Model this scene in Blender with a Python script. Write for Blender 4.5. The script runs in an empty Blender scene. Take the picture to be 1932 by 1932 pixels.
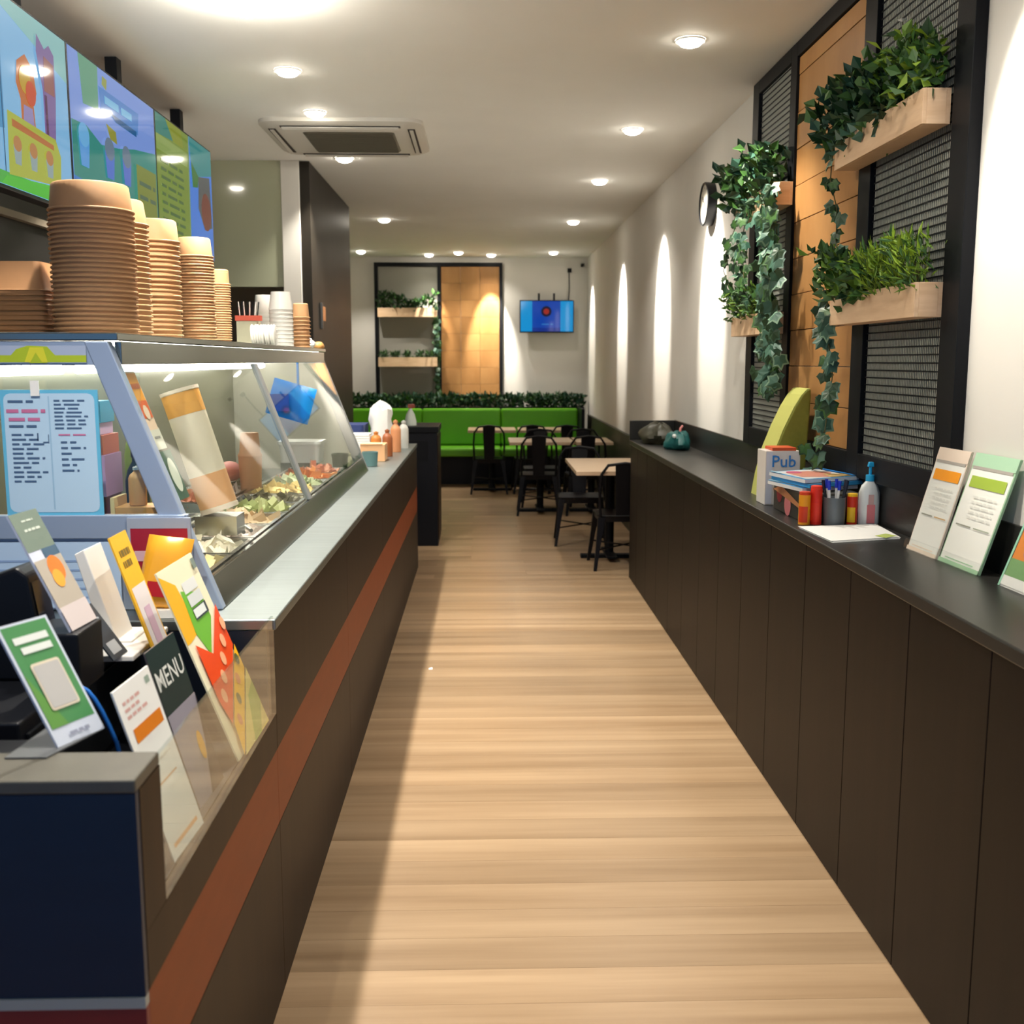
import bpy, bmesh, math, random
from mathutils import Vector, Matrix
random.seed(7)
scene = bpy.context.scene
COL = scene.collection
PI = math.pi
# ------------------------------------------------------------------ camera, world, exposure
cd = bpy.data.cameras.new('camera'); cam = bpy.data.objects.new('camera', cd); COL.objects.link(cam)
cd.sensor_width = 36.0; cd.lens = 36.0 * 2000.0 / 1932.0; cd.clip_start = 0.05; cd.clip_end = 60
cam.location = (0, 0, 1.5)
cam.rotation_euler = (math.radians(90 - 8.110), 0, math.radians(-1.531))
cd.dof.use_dof = True; cd.dof.focus_distance = 3.3; cd.dof.aperture_fstop = 5.0
scene.camera = cam
vs = scene.view_settings
vs.view_transform = 'Standard'; vs.look = 'None'; vs.gamma = 1.0; vs.use_curve_mapping = False
vs.exposure = 0.0
w = bpy.data.worlds.new('world'); scene.world = w; w.use_nodes = True
bg = w.node_tree.nodes['Background']; bg.inputs[0].default_value = (0.20, 0.36, 0.66, 1); bg.inputs[1].default_value = 0.85
CEIL = 2.79
WARM = (1.0, 0.925, 0.815)
# (x, y, kind) of every ceiling downlight; the lamp itself is made with its fixture below
L_MAIN, L_WASH, L_SPILL = 125, 260, 60

# ------------------------------------------------------------------ materials
def lin(c): 
    return tuple((v / 12.92 if v <= 0.04045 else ((v + 0.055) / 1.055) ** 2.4) for v in c)
def rgb(r, g, b): return lin((r / 255, g / 255, b / 255))
MC = {}
def M(name, col=(0.5, 0.5, 0.5), rough=0.5, metal=0.0, emit=0.0, spec=0.5, noise=None, bump=0.0, coat=0.0, trans=0.0, sss=0.0):
    """plain principled; noise=(scale xyz, amount, detail) adds grain to the colour"""
    if name in MC: return MC[name]
    m = bpy.data.materials.new(name); m.use_nodes = True; nt = m.node_tree; b = nt.nodes['Principled BSDF']
    b.inputs['Base Color'].default_value = (*col, 1); b.inputs['Roughness'].default_value = rough
    b.inputs['Metallic'].default_value = metal; b.inputs['Specular IOR Level'].default_value = spec
    if coat: b.inputs['Coat Weight'].default_value = coat; b.inputs['Coat Roughness'].default_value = 0.04
    if trans: b.inputs['Transmission Weight'].default_value = trans
    if emit:
        b.inputs['Emission Color'].default_value = (*col, 1); b.inputs['Emission Strength'].default_value = emit
    if noise:
        sc, amt, det = noise
        geo = nt.nodes.new('ShaderNodeNewGeometry'); mp = nt.nodes.new('ShaderNodeMapping'); mp.inputs['Scale'].default_value = sc
        nz = nt.nodes.new('ShaderNodeTexNoise'); nz.inputs['Scale'].default_value = 1.0; nz.inputs['Detail'].default_value = det
        nt.links.new(geo.outputs['Position'], mp.inputs['Vector']); nt.links.new(mp.outputs[0], nz.inputs['Vector'])
        mr = nt.nodes.new('ShaderNodeMapRange'); mr.inputs['From Min'].default_value = 0.3; mr.inputs['From Max'].default_value = 0.7
        mr.inputs['To Min'].default_value = 1 - amt; mr.inputs['To Max'].default_value = 1 + amt
        nt.links.new(nz.outputs[0], mr.inputs['Value'])
        mx = nt.nodes.new('ShaderNodeMix'); mx.data_type = 'RGBA'; mx.blend_type = 'MULTIPLY'; mx.inputs['Factor'].default_value = 1
        mx.inputs[6].default_value = (*col, 1); nt.links.new(mr.outputs[0], mx.inputs[7]); nt.links.new(mx.outputs[2], b.inputs['Base Color'])
        if bump:
            bp = nt.nodes.new('ShaderNodeBump'); bp.inputs['Strength'].default_value = bump; bp.inputs['Distance'].default_value = 0.003
            nt.links.new(nz.outputs[0], bp.inputs['Height']); nt.links.new(bp.outputs[0], b.inputs['Normal'])
    MC[name] = m
    return m
def P(r, g, b, rough=0.45, k=1.0):
    """print / paint colour given as sRGB"""
    c = tuple(v * k for v in rgb(r, g, b))
    return M('paint_%d_%d_%d_%d' % (r, g, b, int(rough * 100)), c, rough)
def glass_mat(name, tint=(0.93, 0.97, 0.95), ior=1.5, rough=0.0):
    m = bpy.data.materials.new(name); m.use_nodes = True; nt = m.node_tree; nt.nodes.remove(nt.nodes['Principled BSDF'])
    out = nt.nodes['Material Output']; tr = nt.nodes.new('ShaderNodeBsdfTransparent'); gl = nt.nodes.new('ShaderNodeBsdfGlossy')
    fr = nt.nodes.new('ShaderNodeFresnel'); mx = nt.nodes.new('ShaderNodeMixShader')
    tr.inputs[0].default_value = (*tint, 1); gl.inputs['Roughness'].default_value = rough; fr.inputs[0].default_value = ior
    geo = nt.nodes.new('ShaderNodeNewGeometry'); mr = nt.nodes.new('ShaderNodeMapRange')      # same fresnel from both sides of the pane
    mr.inputs['To Min'].default_value = ior; mr.inputs['To Max'].default_value = 1 / ior
    nt.links.new(geo.outputs['Backfacing'], mr.inputs['Value']); nt.links.new(mr.outputs[0], fr.inputs[0])
    nt.links.new(fr.outputs[0], mx.inputs[0]); nt.links.new(tr.outputs[0], mx.inputs[1]); nt.links.new(gl.outputs[0], mx.inputs[2])
    nt.links.new(mx.outputs[0], out.inputs[0]); MC[name] = m
    return m
def wood_mat(name, c0, c1, stretch, rough=0.4, by_object=0.0, spec=0.5, knots=0.0):
    """grain = noise stretched along one axis; by_object varies the tone from piece to piece"""
    m = bpy.data.materials.new(name); m.use_nodes = True; nt = m.node_tree; b = nt.nodes['Principled BSDF']; L = nt.links.new
    geo = nt.nodes.new('ShaderNodeNewGeometry'); oi = nt.nodes.new('ShaderNodeObjectInfo')
    mp = nt.nodes.new('ShaderNodeMapping'); mp.inputs['Scale'].default_value = stretch
    off = nt.nodes.new('ShaderNodeVectorMath'); off.operation = 'MULTIPLY_ADD'
    cmb = nt.nodes.new('ShaderNodeCombineXYZ')
    for k in range(3): L(oi.outputs['Random'], cmb.inputs[k])
    off.inputs[1].default_value = (37.0, 37.0, 37.0); L(cmb.outputs[0], off.inputs[0]); L(geo.outputs['Position'], off.inputs[2])
    L(off.outputs[0], mp.inputs['Vector'])
    nz = nt.nodes.new('ShaderNodeTexNoise'); nz.inputs['Scale'].default_value = 1; nz.inputs['Detail'].default_value = 5; nz.inputs['Roughness'].default_value = 0.6
    L(mp.outputs[0], nz.inputs['Vector'])
    rp = nt.nodes.new('ShaderNodeValToRGB'); rp.color_ramp.elements[0].position = 0.30; rp.color_ramp.elements[1].position = 0.70
    rp.color_ramp.elements[0].color = (*c0, 1); rp.color_ramp.elements[1].color = (*c1, 1)
    L(nz.outputs[0], rp.inputs[0]); last = rp.outputs[0]
    if by_object:
        mr = nt.nodes.new('ShaderNodeMapRange'); mr.inputs['To Min'].default_value = 1 - by_object; mr.inputs['To Max'].default_value = 1 + by_object
        L(oi.outputs['Random'], mr.inputs['Value'])
        mx = nt.nodes.new('ShaderNodeMix'); mx.data_type = 'RGBA'; mx.blend_type = 'MULTIPLY'; mx.inputs['Factor'].default_value = 1
        L(last, mx.inputs[6]); L(mr.outputs[0], mx.inputs[7]); last = mx.outputs[2]
    if knots:
        vo = nt.nodes.new('ShaderNodeTexVoronoi'); vo.inputs['Scale'].default_value = 3.2; L(off.outputs[0], vo.inputs['Vector'])
        r2 = nt.nodes.new('ShaderNodeValToRGB'); r2.color_ramp.elements[0].position = 0.03; r2.color_ramp.elements[1].position = 0.12
        r2.color_ramp.elements[0].color = (1 - knots, 1 - knots, 1 - knots, 1); r2.color_ramp.elements[1].color = (1, 1, 1, 1)
        L(vo.outputs['Distance'], r2.inputs[0])
        m3 = nt.nodes.new('ShaderNodeMix'); m3.data_type = 'RGBA'; m3.blend_type = 'MULTIPLY'; m3.inputs['Factor'].default_value = 1
        L(last, m3.inputs[6]); L(r2.outputs[0], m3.inputs[7]); last = m3.outputs[2]
    L(last, b.inputs['Base Color']); b.inputs['Roughness'].default_value = rough; b.inputs['Specular IOR Level'].default_value = spec
    MC[name] = m
    return m
WALLW = M('wall_white', (0.70, 0.68, 0.63), 0.7, noise=((3, 3, 3), 0.02, 3))
CEILM = M('ceiling_paint', (0.86, 0.865, 0.84), 0.75, noise=((2, 2, 2), 0.02, 3))
DARKW = M('dark_wall', (0.012, 0.011, 0.010), 0.4)
FLOORM = wood_mat('floor_oak', rgb(138, 112, 83), rgb(174, 148, 117), (0.45, 10.0, 1.0), 0.33, 0.15, 0.45)
FLOORB = M('floor_base', rgb(140, 108, 76), 0.5)
PINE = wood_mat('pine_board', rgb(152, 106, 57), rgb(178, 132, 79), (4, 3.0, 1.2), 0.5, 0.06, 0.4, 0.25)
PALEWOOD = wood_mat('pale_ply', rgb(214, 178, 140), rgb(232, 200, 164), (5, 5, 40), 0.55, 0.02)
BIRCH = wood_mat('birch_table', rgb(196, 168, 138), rgb(214, 188, 160), (6, 30, 1), 0.35, 0.03)
DKWOOD = wood_mat('dark_wood', rgb(32, 20, 10), rgb(46, 31, 17), (14, 22, 1.3), 0.5, 0.12, 0.22)
RTWOOD = wood_mat('dark_wood_ledge', rgb(19, 14, 9), rgb(28, 20, 14), (14, 22, 1.3), 0.5, 0.10, 0.2)
COPPER = M('orange_stripe', rgb(128, 60, 26), 0.5, spec=0.25, noise=((8, 8, 30), 0.06, 3))
NAVY = M('navy_panel', rgb(9, 33, 55), 0.4, spec=0.3, noise=((9, 30, 30), 0.05, 3))
SLAB = M('grey_slab', rgb(78, 75, 65), 0.45, noise=((30, 30, 30), 0.08, 4))
BLACKTOP = M('black_laminate', rgb(36, 36, 34), 0.36, spec=0.4, noise=((40, 40, 40), 0.06, 4))
BLACKM = M('black_metal', (0.006, 0.007, 0.009), 0.5, spec=0.15)
BLACKP = M('black_plastic', (0.006, 0.007, 0.010), 0.4, spec=0.25)
CHAIRM = M('chair_metal', (0.004, 0.004, 0.006), 0.45, spec=0.22)
STEEL = M('steel', (0.46, 0.47, 0.45), 0.24, 1.0, noise=((6, 60, 60), 0.05, 3))
RAILST = M('rail_steel', (0.30, 0.33, 0.30), 0.16, 1.0)
STEELTOP = M('steel_top', (0.29, 0.33, 0.33), 0.42, 1.0, noise=((4, 50, 4), 0.06, 3))
GREYALU = M('grey_aluminium', (0.30, 0.32, 0.33), 0.4, 0.6)
ALU = M('aluminium_frame', (0.36, 0.45, 0.60), 0.45, 0.5)  # blue of reflected daylight put into the base colour
GREYBACK = M('grey_backing', rgb(104, 104, 98), 0.8)
WIRE = M('wire_grey', rgb(158, 160, 150), 0.5, 0.2)
GREENV = M('green_vinyl', rgb(98, 176, 30), 0.38, noise=((5, 5, 5), 0.05, 3))
OLIVED = M('olive_panel', rgb(46, 46, 28), 0.5)
KRAFT = M('kraft_paper', rgb(196, 150, 106), 0.65, noise=((20, 20, 20), 0.04, 3))
KRAFTD = M('kraft_card', rgb(176, 128, 84), 0.65, noise=((20, 20, 20), 0.04, 3))
WHITEP = M('white_plastic', (0.80, 0.80, 0.78), 0.4)
ACWHITE = M('cassette_white', (0.60, 0.58, 0.53), 0.5)
PAPER = M('white_paper', (0.86, 0.865, 0.84), 0.7)
GLASS = glass_mat('clear_glass')
CASEGLASS = glass_mat('case_glass', (0.96, 0.98, 0.97), 1.17)
ACRYL = glass_mat('acrylic', (0.97, 0.98, 0.98), 1.25, 0.02)
LENS = M('lamp_lens', (1.0, 0.92, 0.78), 0.4, emit=40.0)
TUBE = M('tube_light', (1.0, 0.95, 0.84), 0.4, emit=22.0)
GREENGLOSS = M('green_grey_gloss', rgb(172, 176, 150), 0.12, coat=1.0)
PANTRY = M('pantry_gloss', rgb(42, 38, 32), 0.45, spec=0.15, noise=((10, 10, 2), 0.12, 4))
LEAFD = M('leaf_dark', rgb(34, 66, 36), 0.5); LEAFM = M('leaf_mid', rgb(58, 98, 40), 0.5)
LEAFB = M('leaf_bright', rgb(128, 160, 34), 0.5); LEAFG = M('leaf_blue', rgb(50, 90, 72), 0.55)
LEAFE = M('leaf_edge', rgb(112, 144, 118), 0.55); LEAFY = M('leaf_yellow', rgb(100, 136, 40), 0.5)
STEMM = M('stem', rgb(80, 78, 40), 0.6)
SOIL = M('soil', (0.02, 0.015, 0.01), 0.9)

# ------------------------------------------------------------------ mesh builder
class MB:
    def __init__(s): s.v = []; s.f = []; s.k = []; s.mats = []
    def mi(s, m):
        if m not in s.mats: s.mats.append(m)
        return s.mats.index(m)
    def face(s, pts, m):
        i = len(s.v); s.v += [tuple(p) for p in pts]; s.f.append(tuple(range(i, i + len(pts)))); s.k.append(s.mi(m)); return s
    def box(s, x0, y0, z0, x1, y1, z1, m):
        x0, x1 = sorted((x0, x1)); y0, y1 = sorted((y0, y1)); z0, z1 = sorted((z0, z1))
        return s.hexa([(x0, y0, z0), (x1, y0, z0), (x1, y1, z0), (x0, y1, z0), (x0, y0, z1), (x1, y0, z1), (x1, y1, z1), (x0, y1, z1)], m)
    def hexa(s, p, m):
        i = len(s.v); s.v += [tuple(q) for q in p]; k = s.mi(m)
        for f in ((0, 3, 2, 1), (4, 5, 6, 7), (0, 1, 5, 4), (1, 2, 6, 5), (2, 3, 7, 6), (3, 0, 4, 7)):
            s.f.append(tuple(i + q for q in f)); s.k.append(k)
        return s
    def prism(s, pts, vec, m):
        """closed outline pts extruded by vec"""
        n = len(pts); i = len(s.v); vec = Vector(vec); k = s.mi(m)
        s.v += [tuple(p) for p in pts] + [tuple(Vector(p) + vec) for p in pts]
        s.f.append(tuple(i + q for q in range(n))[::-1]); s.k.append(k); s.f.append(tuple(i + n + q for q in range(n))); s.k.append(k)
        for q in range(n):
            r = (q + 1) % n; s.f.append((i + q, i + r, i + n + r, i + n + q)); s.k.append(k)
        return s
    def rings(s, rings, m, cap0=True, cap1=True):
        i = len(s.v); n = len(rings[0]); k = s.mi(m)
        for r in rings: s.v += [tuple(p) for p in r]
        for a in range(len(rings) - 1):
            for q in range(n):
                r = (q + 1) % n; b0 = i + a * n; b1 = b0 + n
                s.f.append((b0 + q, b0 + r, b1 + r, b1 + q)); s.k.append(k)
        if cap0: s.f.append(tuple(i + q for q in range(n))[::-1]); s.k.append(k)
        if cap1: s.f.append(tuple(i + (len(rings) - 1) * n + q for q in range(n))); s.k.append(k)
        return s
    def lathe(s, c, prof, m, n=20, cap0=True, cap1=True):
        return s.rings([[(c[0] + r * math.cos(2 * PI * q / n), c[1] + r * math.sin(2 * PI * q / n), c[2] + z) for q in range(n)] for r, z in prof], m, cap0, cap1)
    def tube(s, pts, r, m, n=8, r1=None):
        pts = [Vector(p) for p in pts]; rs = []
        u = None
        for a, p in enumerate(pts):
            d = (pts[min(a + 1, len(pts) - 1)] - pts[max(a - 1, 0)]).normalized()
            if u is None: u = d.orthogonal().normalized()
            else: u = (u - d * u.dot(d)).normalized()
            v = d.cross(u); rr = r if r1 is None else r + (r1 - r) * a / max(1, len(pts) - 1)
            rs.append([p + u * rr * math.cos(2 * PI * q / n) + v * rr * math.sin(2 * PI * q / n) for q in range(n)])
        return s.rings(rs, m)
    def ball(s, c, r, m, n=12, e=8):
        rx, ry, rz = r if hasattr(r, '__len__') else (r, r, r)
        return s.rings([[(c[0] + rx * math.sin(PI * a / e) * math.cos(2 * PI * q / n), c[1] + ry * math.sin(PI * a / e) * math.sin(2 * PI * q / n), c[2] - rz * math.cos(PI * a / e)) for q in range(n)] for a in ([0.12] + list(range(1, e)) + [e - 0.12])], m)
    def build(s, name, parent=None, smooth=False, bevel=0.0, origin=None, local=False, kind=None, fixn=None):
        fixn = (len(s.f) < 4000 and kind != 'stuff') if fixn is None else fixn
        me = bpy.data.meshes.new(name)
        if parent is not None: o0 = Vector((0, 0, 0)) if local else wloc(parent)
        else:
            xs = [p[0] for p in s.v]; ys = [p[1] for p in s.v]; zs = [p[2] for p in s.v]
            o0 = Vector(origin) if origin else Vector(((min(xs) + max(xs)) / 2, (min(ys) + max(ys)) / 2, min(zs)))
        me.from_pydata([tuple(Vector(p) - o0) for p in s.v], [], s.f)
        for m in s.mats: me.materials.append(m)
        me.polygons.foreach_set('material_index', s.k)
        if fixn:
            bm = bmesh.new(); bm.from_mesh(me); bmesh.ops.recalc_face_normals(bm, faces=bm.faces); bm.to_mesh(me); bm.free()
        if smooth: me.polygons.foreach_set('use_smooth', [True] * len(s.f))
        me.update()
        if smooth:
            try: me.set_sharp_from_angle(angle=math.radians(40))
            except Exception: pass
        ob = bpy.data.objects.new(name, me); COL.objects.link(ob)
        if parent is not None: ob.parent = parent
        else: ob.location = o0
        if bevel:
            b = ob.modifiers.new('edge', 'BEVEL'); b.width = bevel; b.segments = 2; b.limit_method = 'ANGLE'
        if kind: ob['kind'] = kind
        return ob
def wloc(o):
    v = Vector((0, 0, 0))
    while o is not None: v += o.location; o = o.parent
    return v
def tag(o, label, cat, group=None, kind=None):
    o['label'] = label; o['category'] = cat
    if group: o['group'] = group
    if kind: o['kind'] = kind
    return o
def thing(name, label, cat, loc, group=None):
    o = bpy.data.objects.new(name, None); COL.objects.link(o); o.location = loc; o.empty_display_size = 0.1
    return tag(o, label, cat, group)
def struct(o, label=None):
    o['kind'] = 'structure'
    if label: o['label'] = label
    return o
KIDS = {}
def copy_tree(o, parent=None):
    c = o.copy(); COL.objects.link(c)
    if parent is not None: c.parent = parent
    for ch in list(o.children): copy_tree(ch, c)
    return c
def bx(name, x0, y0, z0, x1, y1, z1, m, parent=None, bevel=0.0, label=None):
    o = MB().box(x0, y0, z0, x1, y1, z1, m).build(name, parent, bevel=bevel)
    if label: o['label'] = label
    return o
def text_faces(txt, mat, p0, u, v, size, mb, align='CENTER', bold=0.004):
    """lettering as real outlines: added to mb on the plane p0 + x*u + y*v"""
    cu = bpy.data.curves.new('t', 'FONT'); cu.body = txt; cu.align_x = align; cu.align_y = 'CENTER'; cu.size = size; cu.offset = bold * size * 2; cu.resolution_u = 2
    ob = bpy.data.objects.new('t', cu); COL.objects.link(ob)
    dg = bpy.context.evaluated_depsgraph_get(); me = bpy.data.meshes.new_from_object(ob.evaluated_get(dg))
    for p in me.polygons: mb.face([Vector(p0) + Vector(u) * me.vertices[i].co.x + Vector(v) * me.vertices[i].co.y for i in p.vertices], mat)
    bpy.data.objects.remove(ob); bpy.data.curves.remove(cu); bpy.data.meshes.remove(me)
EYE = Vector((0, 0, 1.5))
class Art:
    """flat print: layered rectangles / polygons on a parallelogram P0 + u*(P1-P0) + v*(P2-P0)"""
    def __init__(s, P0, P1, P2):
        s.P = Vector(P0); s.U = Vector(P1) - s.P; s.V = Vector(P2) - s.P
        s.n = s.U.cross(s.V).normalized(); s.flip = False
        if s.n.dot(EYE - s.P) < 0: s.n = -s.n; s.flip = True
        s.mb = MB(); s.l = 1
    def at(s, u, v, l=None): return s.P + s.U * u + s.V * v + s.n * (0.0005 * (s.l if l is None else l))
    def poly(s, pts, m):
        q = [s.at(u, v) for u, v in pts]
        s.mb.face(q, m); s.l += 1; return s
    def rect(s, u0, v0, u1, v1, m): return s.poly([(u0, v0), (u1, v0), (u1, v1), (u0, v1)], m)
    def rrect(s, u0, v0, u1, v1, r, m):
        a = s.U.length / s.V.length; pts = []
        for cx, cy, t0 in ((u1 - r, v1 - r * a, 0), (u0 + r, v1 - r * a, 90), (u0 + r, v0 + r * a, 180), (u1 - r, v0 + r * a, 270)):
            for k in range(4):
                t = math.radians(t0 + 30 * k); pts.append((cx + r * math.cos(t), cy + r * a * math.sin(t)))
        return s.poly(pts, m)
    def disc(s, u, v, r, m, n=20, sy=1.0):
        a = s.U.length / s.V.length
        return s.poly([(u + r * math.cos(2 * PI * k / n), v + sy * r * a * math.sin(2 * PI * k / n)) for k in range(n)], m)
    def scrawl(s, u0, u1, v, h, m, words=None):
        """an unreadable printed line: word-long dashes"""
        u = u0
        while u < u1 - 0.02:
            w_ = min(u1 - u, random.uniform(0.06, 0.17)); s.mb.face([s.at(u, v), s.at(u + w_, v), s.at(u + w_, v + h), s.at(u, v + h)], m); u += w_ + 0.03
        return s
    def text(s, txt, u, v, size, m):
        text_faces(txt, m, s.at(u, v), s.U.normalized() * (1 if not s.flip else 1), s.V.normalized(), size, s.mb); s.l += 1; return s
    def build(s, parent, name='print'): return s.mb.build(name, parent, fixn=False)
def card(name, label, cat, P0, P1, P2, art, col=None, th=0.003, group=None, back=None, pname='print'):
    """a flat stiff card: a thin slab with its print as a child"""
    A = Art(P0, P1, P2); P0, P1, P2 = map(Vector, (P0, P1, P2)); P3 = P1 + P2 - P0
    o = MB().hexa([P0 - A.n * th, P1 - A.n * th, P1, P0, P2 - A.n * th, P3 - A.n * th, P3, P2], col or PAPER).build(name)
    tag(o, label, cat, group)
    art(A)
    if A.mb.f: A.build(o, pname)
    return o

# ------------------------------------------------------------------ room shell
XR, YB, XL, YF = 1.32, 13.65, -2.5, -0.6
fl = struct(bx('floor', XL, YF, -0.06, XR + 0.1, YB, -0.004, FLOORB), 'oak-look plank floor of the aisle')
pw = 0.145; pk = {}
def plank(x0, x1, y):
    key = round(x1 - x0, 3)
    if key not in pk:
        pk[key] = MB().box(0, 0, 0, x1 - x0 - 0.0008, pw - 0.0007, 0.004, FLOORM).build('plank', fl, local=True); o = pk[key]
    else:
        o = pk[key].copy(); COL.objects.link(o)
    o.location = Vector((x0, y, -0.004)) - wloc(fl)
y = 1.15; row = 0
while y < YB - pw:
    lo, hi = (-0.62, 1.12) if y < 7.2 else (-1.75, XR - 0.005)
    cuts = [lo, hi] if y < 7.2 else [lo, [-0.35, 0.3, -0.1][row % 3], hi]
    if y >= 7.2: cuts.insert(1, [-1.2, -0.9, -1.0][row % 3])
    for a, b in zip(cuts, cuts[1:]): plank(a, b, y)
    y += pw; row += 1
struct(bx('ceiling', XL, YF, CEIL, XR + 0.1, YB + 0.1, CEIL + 0.1, CEILM), 'cream painted ceiling')
struct(bx('wall_right', XR, YF, 0, XR + 0.1, YB + 0.1, CEIL, WALLW), 'white wall washed by downlights')
struct(bx('wall_back', XL, YB, 0, XR, YB + 0.1, CEIL, WALLW), 'white end wall of the dining room')
struct(bx('wall_left', XL - 0.1, YF, 0, XL, YB + 0.1, CEIL, WALLW))
# kitchen bulkhead, column, tall dark doorway panel
struct(bx('wall_bulkhead', XL, 7.18, 1.985, -1.315, 7.30, CEIL, GREENGLOSS), 'glossy grey-green bulkhead above the kitchen opening')
struct(bx('wall_kitchen', XL, 9.3, 0, -1.19, 9.4, CEIL, M('kitchen_wall', rgb(150, 146, 128), 0.5)))
struct(bx('trim_1', -1.315, 7.17, 0, -1.195, 7.40, CEIL, WALLW, bevel=0.004), 'white column edge beside the dark doorway panel')
dr = struct(bx('door_1', -1.195, 7.185, 0, -1.13, 9.26, CEIL - 0.005, PANTRY), 'tall dark glossy pantry door')
MB().box(-1.13, 7.50, 1.72, -1.112, 7.53, 1.90, M('handle_grey', (0.1, 0.1, 0.1), 0.4, 0.8)).build('door_handle', dr, bevel=0.004)
MB().box(-1.13, 7.62, 1.78, -1.122, 7.72, 1.88, M('amber_plate', rgb(206, 140, 86), 0.4)).build('door_plate', dr, bevel=0.003)  # small raised amber box on the door face
# staff side wall, low shelf band behind the screens
struct(bx('trim_2', XL, 0.4, 0.0, XL + 0.10, 7.1, CEIL - 0.004, DARKW), 'dark lower wall panelling behind the service counter')
struct(bx('trim_3', XL + 0.101, 0.4, 2.215, XL + 0.14, 7.1, 2.25, M('beige_band', rgb(150, 138, 120), 0.6)), 'beige ledge above the dark panelling')
# dining room dado
struct(bx('trim_4', XR - 0.03, 7.36, 0, XR, 13.2, 0.842, OLIVED, bevel=0.004), 'dark olive dado along the dining room wall')

# ------------------------------------------------------------------ downlights
ring = MB().rings([[(r * math.cos(2 * PI * q / 28), r * math.sin(2 * PI * q / 28), z) for q in range(28)] for r, z in ((0.060, -0.001), (0.060, -0.008), (0.049, -0.008), (0.046, 0.0))], M('trim_white', (0.75, 0.73, 0.68), 0.5), False, False)
lens = MB().lathe((0, 0, 0), [(0.052, -0.002), (0.051, -0.010), (0.040, -0.022), (0.020, -0.029)], LENS, 24)
GLOBE = M('bare_globe', (1.0, 0.93, 0.80), 0.4, emit=330.0)  # made-up globe, emission raised for the glow on the ceiling
globe = MB().lathe((0, 0, -0.002), [(0.014, 0), (0.014, -0.012), (0.030, -0.018), (0.046, -0.034), (0.050, -0.054), (0.044, -0.074), (0.028, -0.088), (0.010, -0.093)], GLOBE, 24)
ring_o = lens_o = None
def downlight(x, y, label, mode='down', power=1.0, glow=0.0, spill=1.0):
    global ring_o, lens_o
    t = thing('downlight', label, 'downlight', (x, y, CEIL), 'ceiling downlights')
    if ring_o is None:
        ring_o = ring.build('trim_ring', t, True, local=True); lens_o = lens.build('lens', t, True, local=True)
    elif glow: c = ring_o.copy(); COL.objects.link(c); c.parent = t; globe.build('globe_lamp', t, True, local=True)     # globe made up in place of the lens to brighten the ceiling
    else:
        for src in (ring_o, lens_o):
            c = src.copy(); COL.objects.link(c); c.parent = t
    def spot(nm, e, size, blend, rx, ry, r=0.03):
        ld = bpy.data.lights.new(nm, 'SPOT'); ld.energy = e * power; ld.color = WARM; ld.spot_size = math.radians(size); ld.spot_blend = blend; ld.shadow_soft_size = r * 0.7
        lo = bpy.data.objects.new(nm, ld); COL.objects.link(lo); lo.parent = t; lo.location = (0, 0, -0.11 if glow else -0.04); lo.rotation_euler = (math.radians(rx), math.radians(ry), 0)
    if mode == 'down': spot('lamp', L_MAIN, 104, 0.55, 0, 0)
    elif mode == 'wash':
        spot('lamp', L_WASH, 44, 0.45, 0, -33); spot('spill', L_SPILL * spill, 120, 0.8, 0, 0)
    elif mode == 'wall_back':
        spot('lamp', L_WASH * 0.8, 38, 0.6, 20, 0); spot('spill', L_SPILL * 0.25, 120, 0.8, 0, 0)
for i, yy in enumerate((4.507, 6.187, 7.906, 10.173, 13.0)):
    downlight(0.845, yy, ['first lit downlight of the row along the white wall', 'second downlight from the front in the row along the white wall', 'third downlight from the front in the row along the white wall', 'fourth downlight from the front in the row along the white wall', 'small fifth downlight of the white wall row, above the wall television'][i], 'wash' if i else 'down', (0.8, 1.0, 1.0, 0.9, 0.5)[i], spill=(1, 1, .8, .4, .3)[i])
downlight(0.845, 2.55, 'downlight just out of view at the front of the white wall row', 'wash', 0.55)
downlight(0.845, 0.9, 'downlight over the entrance end of the ledge', 'wash', 0.6)  # added out of view to light the foreground
for i, (xx, yy, pp) in enumerate(((-0.83, 3.95, 1.5), (-0.871, 5.004, 1.0), (-0.876, 5.81, 1.0), (-0.886, 7.083, 0.9), (-0.907, 10.071, 0.16))):
    downlight(xx, yy, ['bare bright globe downlight over the ceiling glow above the bowl stacks', 'glowing downlight in front of the air conditioner, second above the food case', 'downlight beside the front slot of the air conditioner', 'downlight just behind the air conditioner grille', 'downlight beyond the tall dark door'][i], 'down', pp, (1, 0, 0, 0, 0)[i])
downlight(-0.85, 2.9, 'downlight over the near end of the food case', 'down', 0.9, 1)  # unseen lamp added for foreground light, with the made-up globe
downlight(-0.85, 1.5, 'downlight over the till end of the counter', 'down', 1.0)  # unseen lamp added to light the near counter
downlight(0.05, 1.6, 'downlight over the entrance aisle', 'down', 0.7)  # unseen lamp added to light the near floor and fronts
downlight(-1.449, 12.94, 'small downlight over the corner of the green bench', 'down', 0.45)
downlight(-0.294, 13.04, 'small middle downlight over the green bench', 'down', 0.45)
downlight(-0.66, 13.3, 'downlight above the wall planter shelves', 'wall_back', 0.9)
downlight(0.10, 13.3, 'downlight above the pine wall panel', 'wall_back', 2.2)
downlight(-1.84, 6.12, 'kitchen downlight behind the menu screens', 'down', 1.3)

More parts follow.
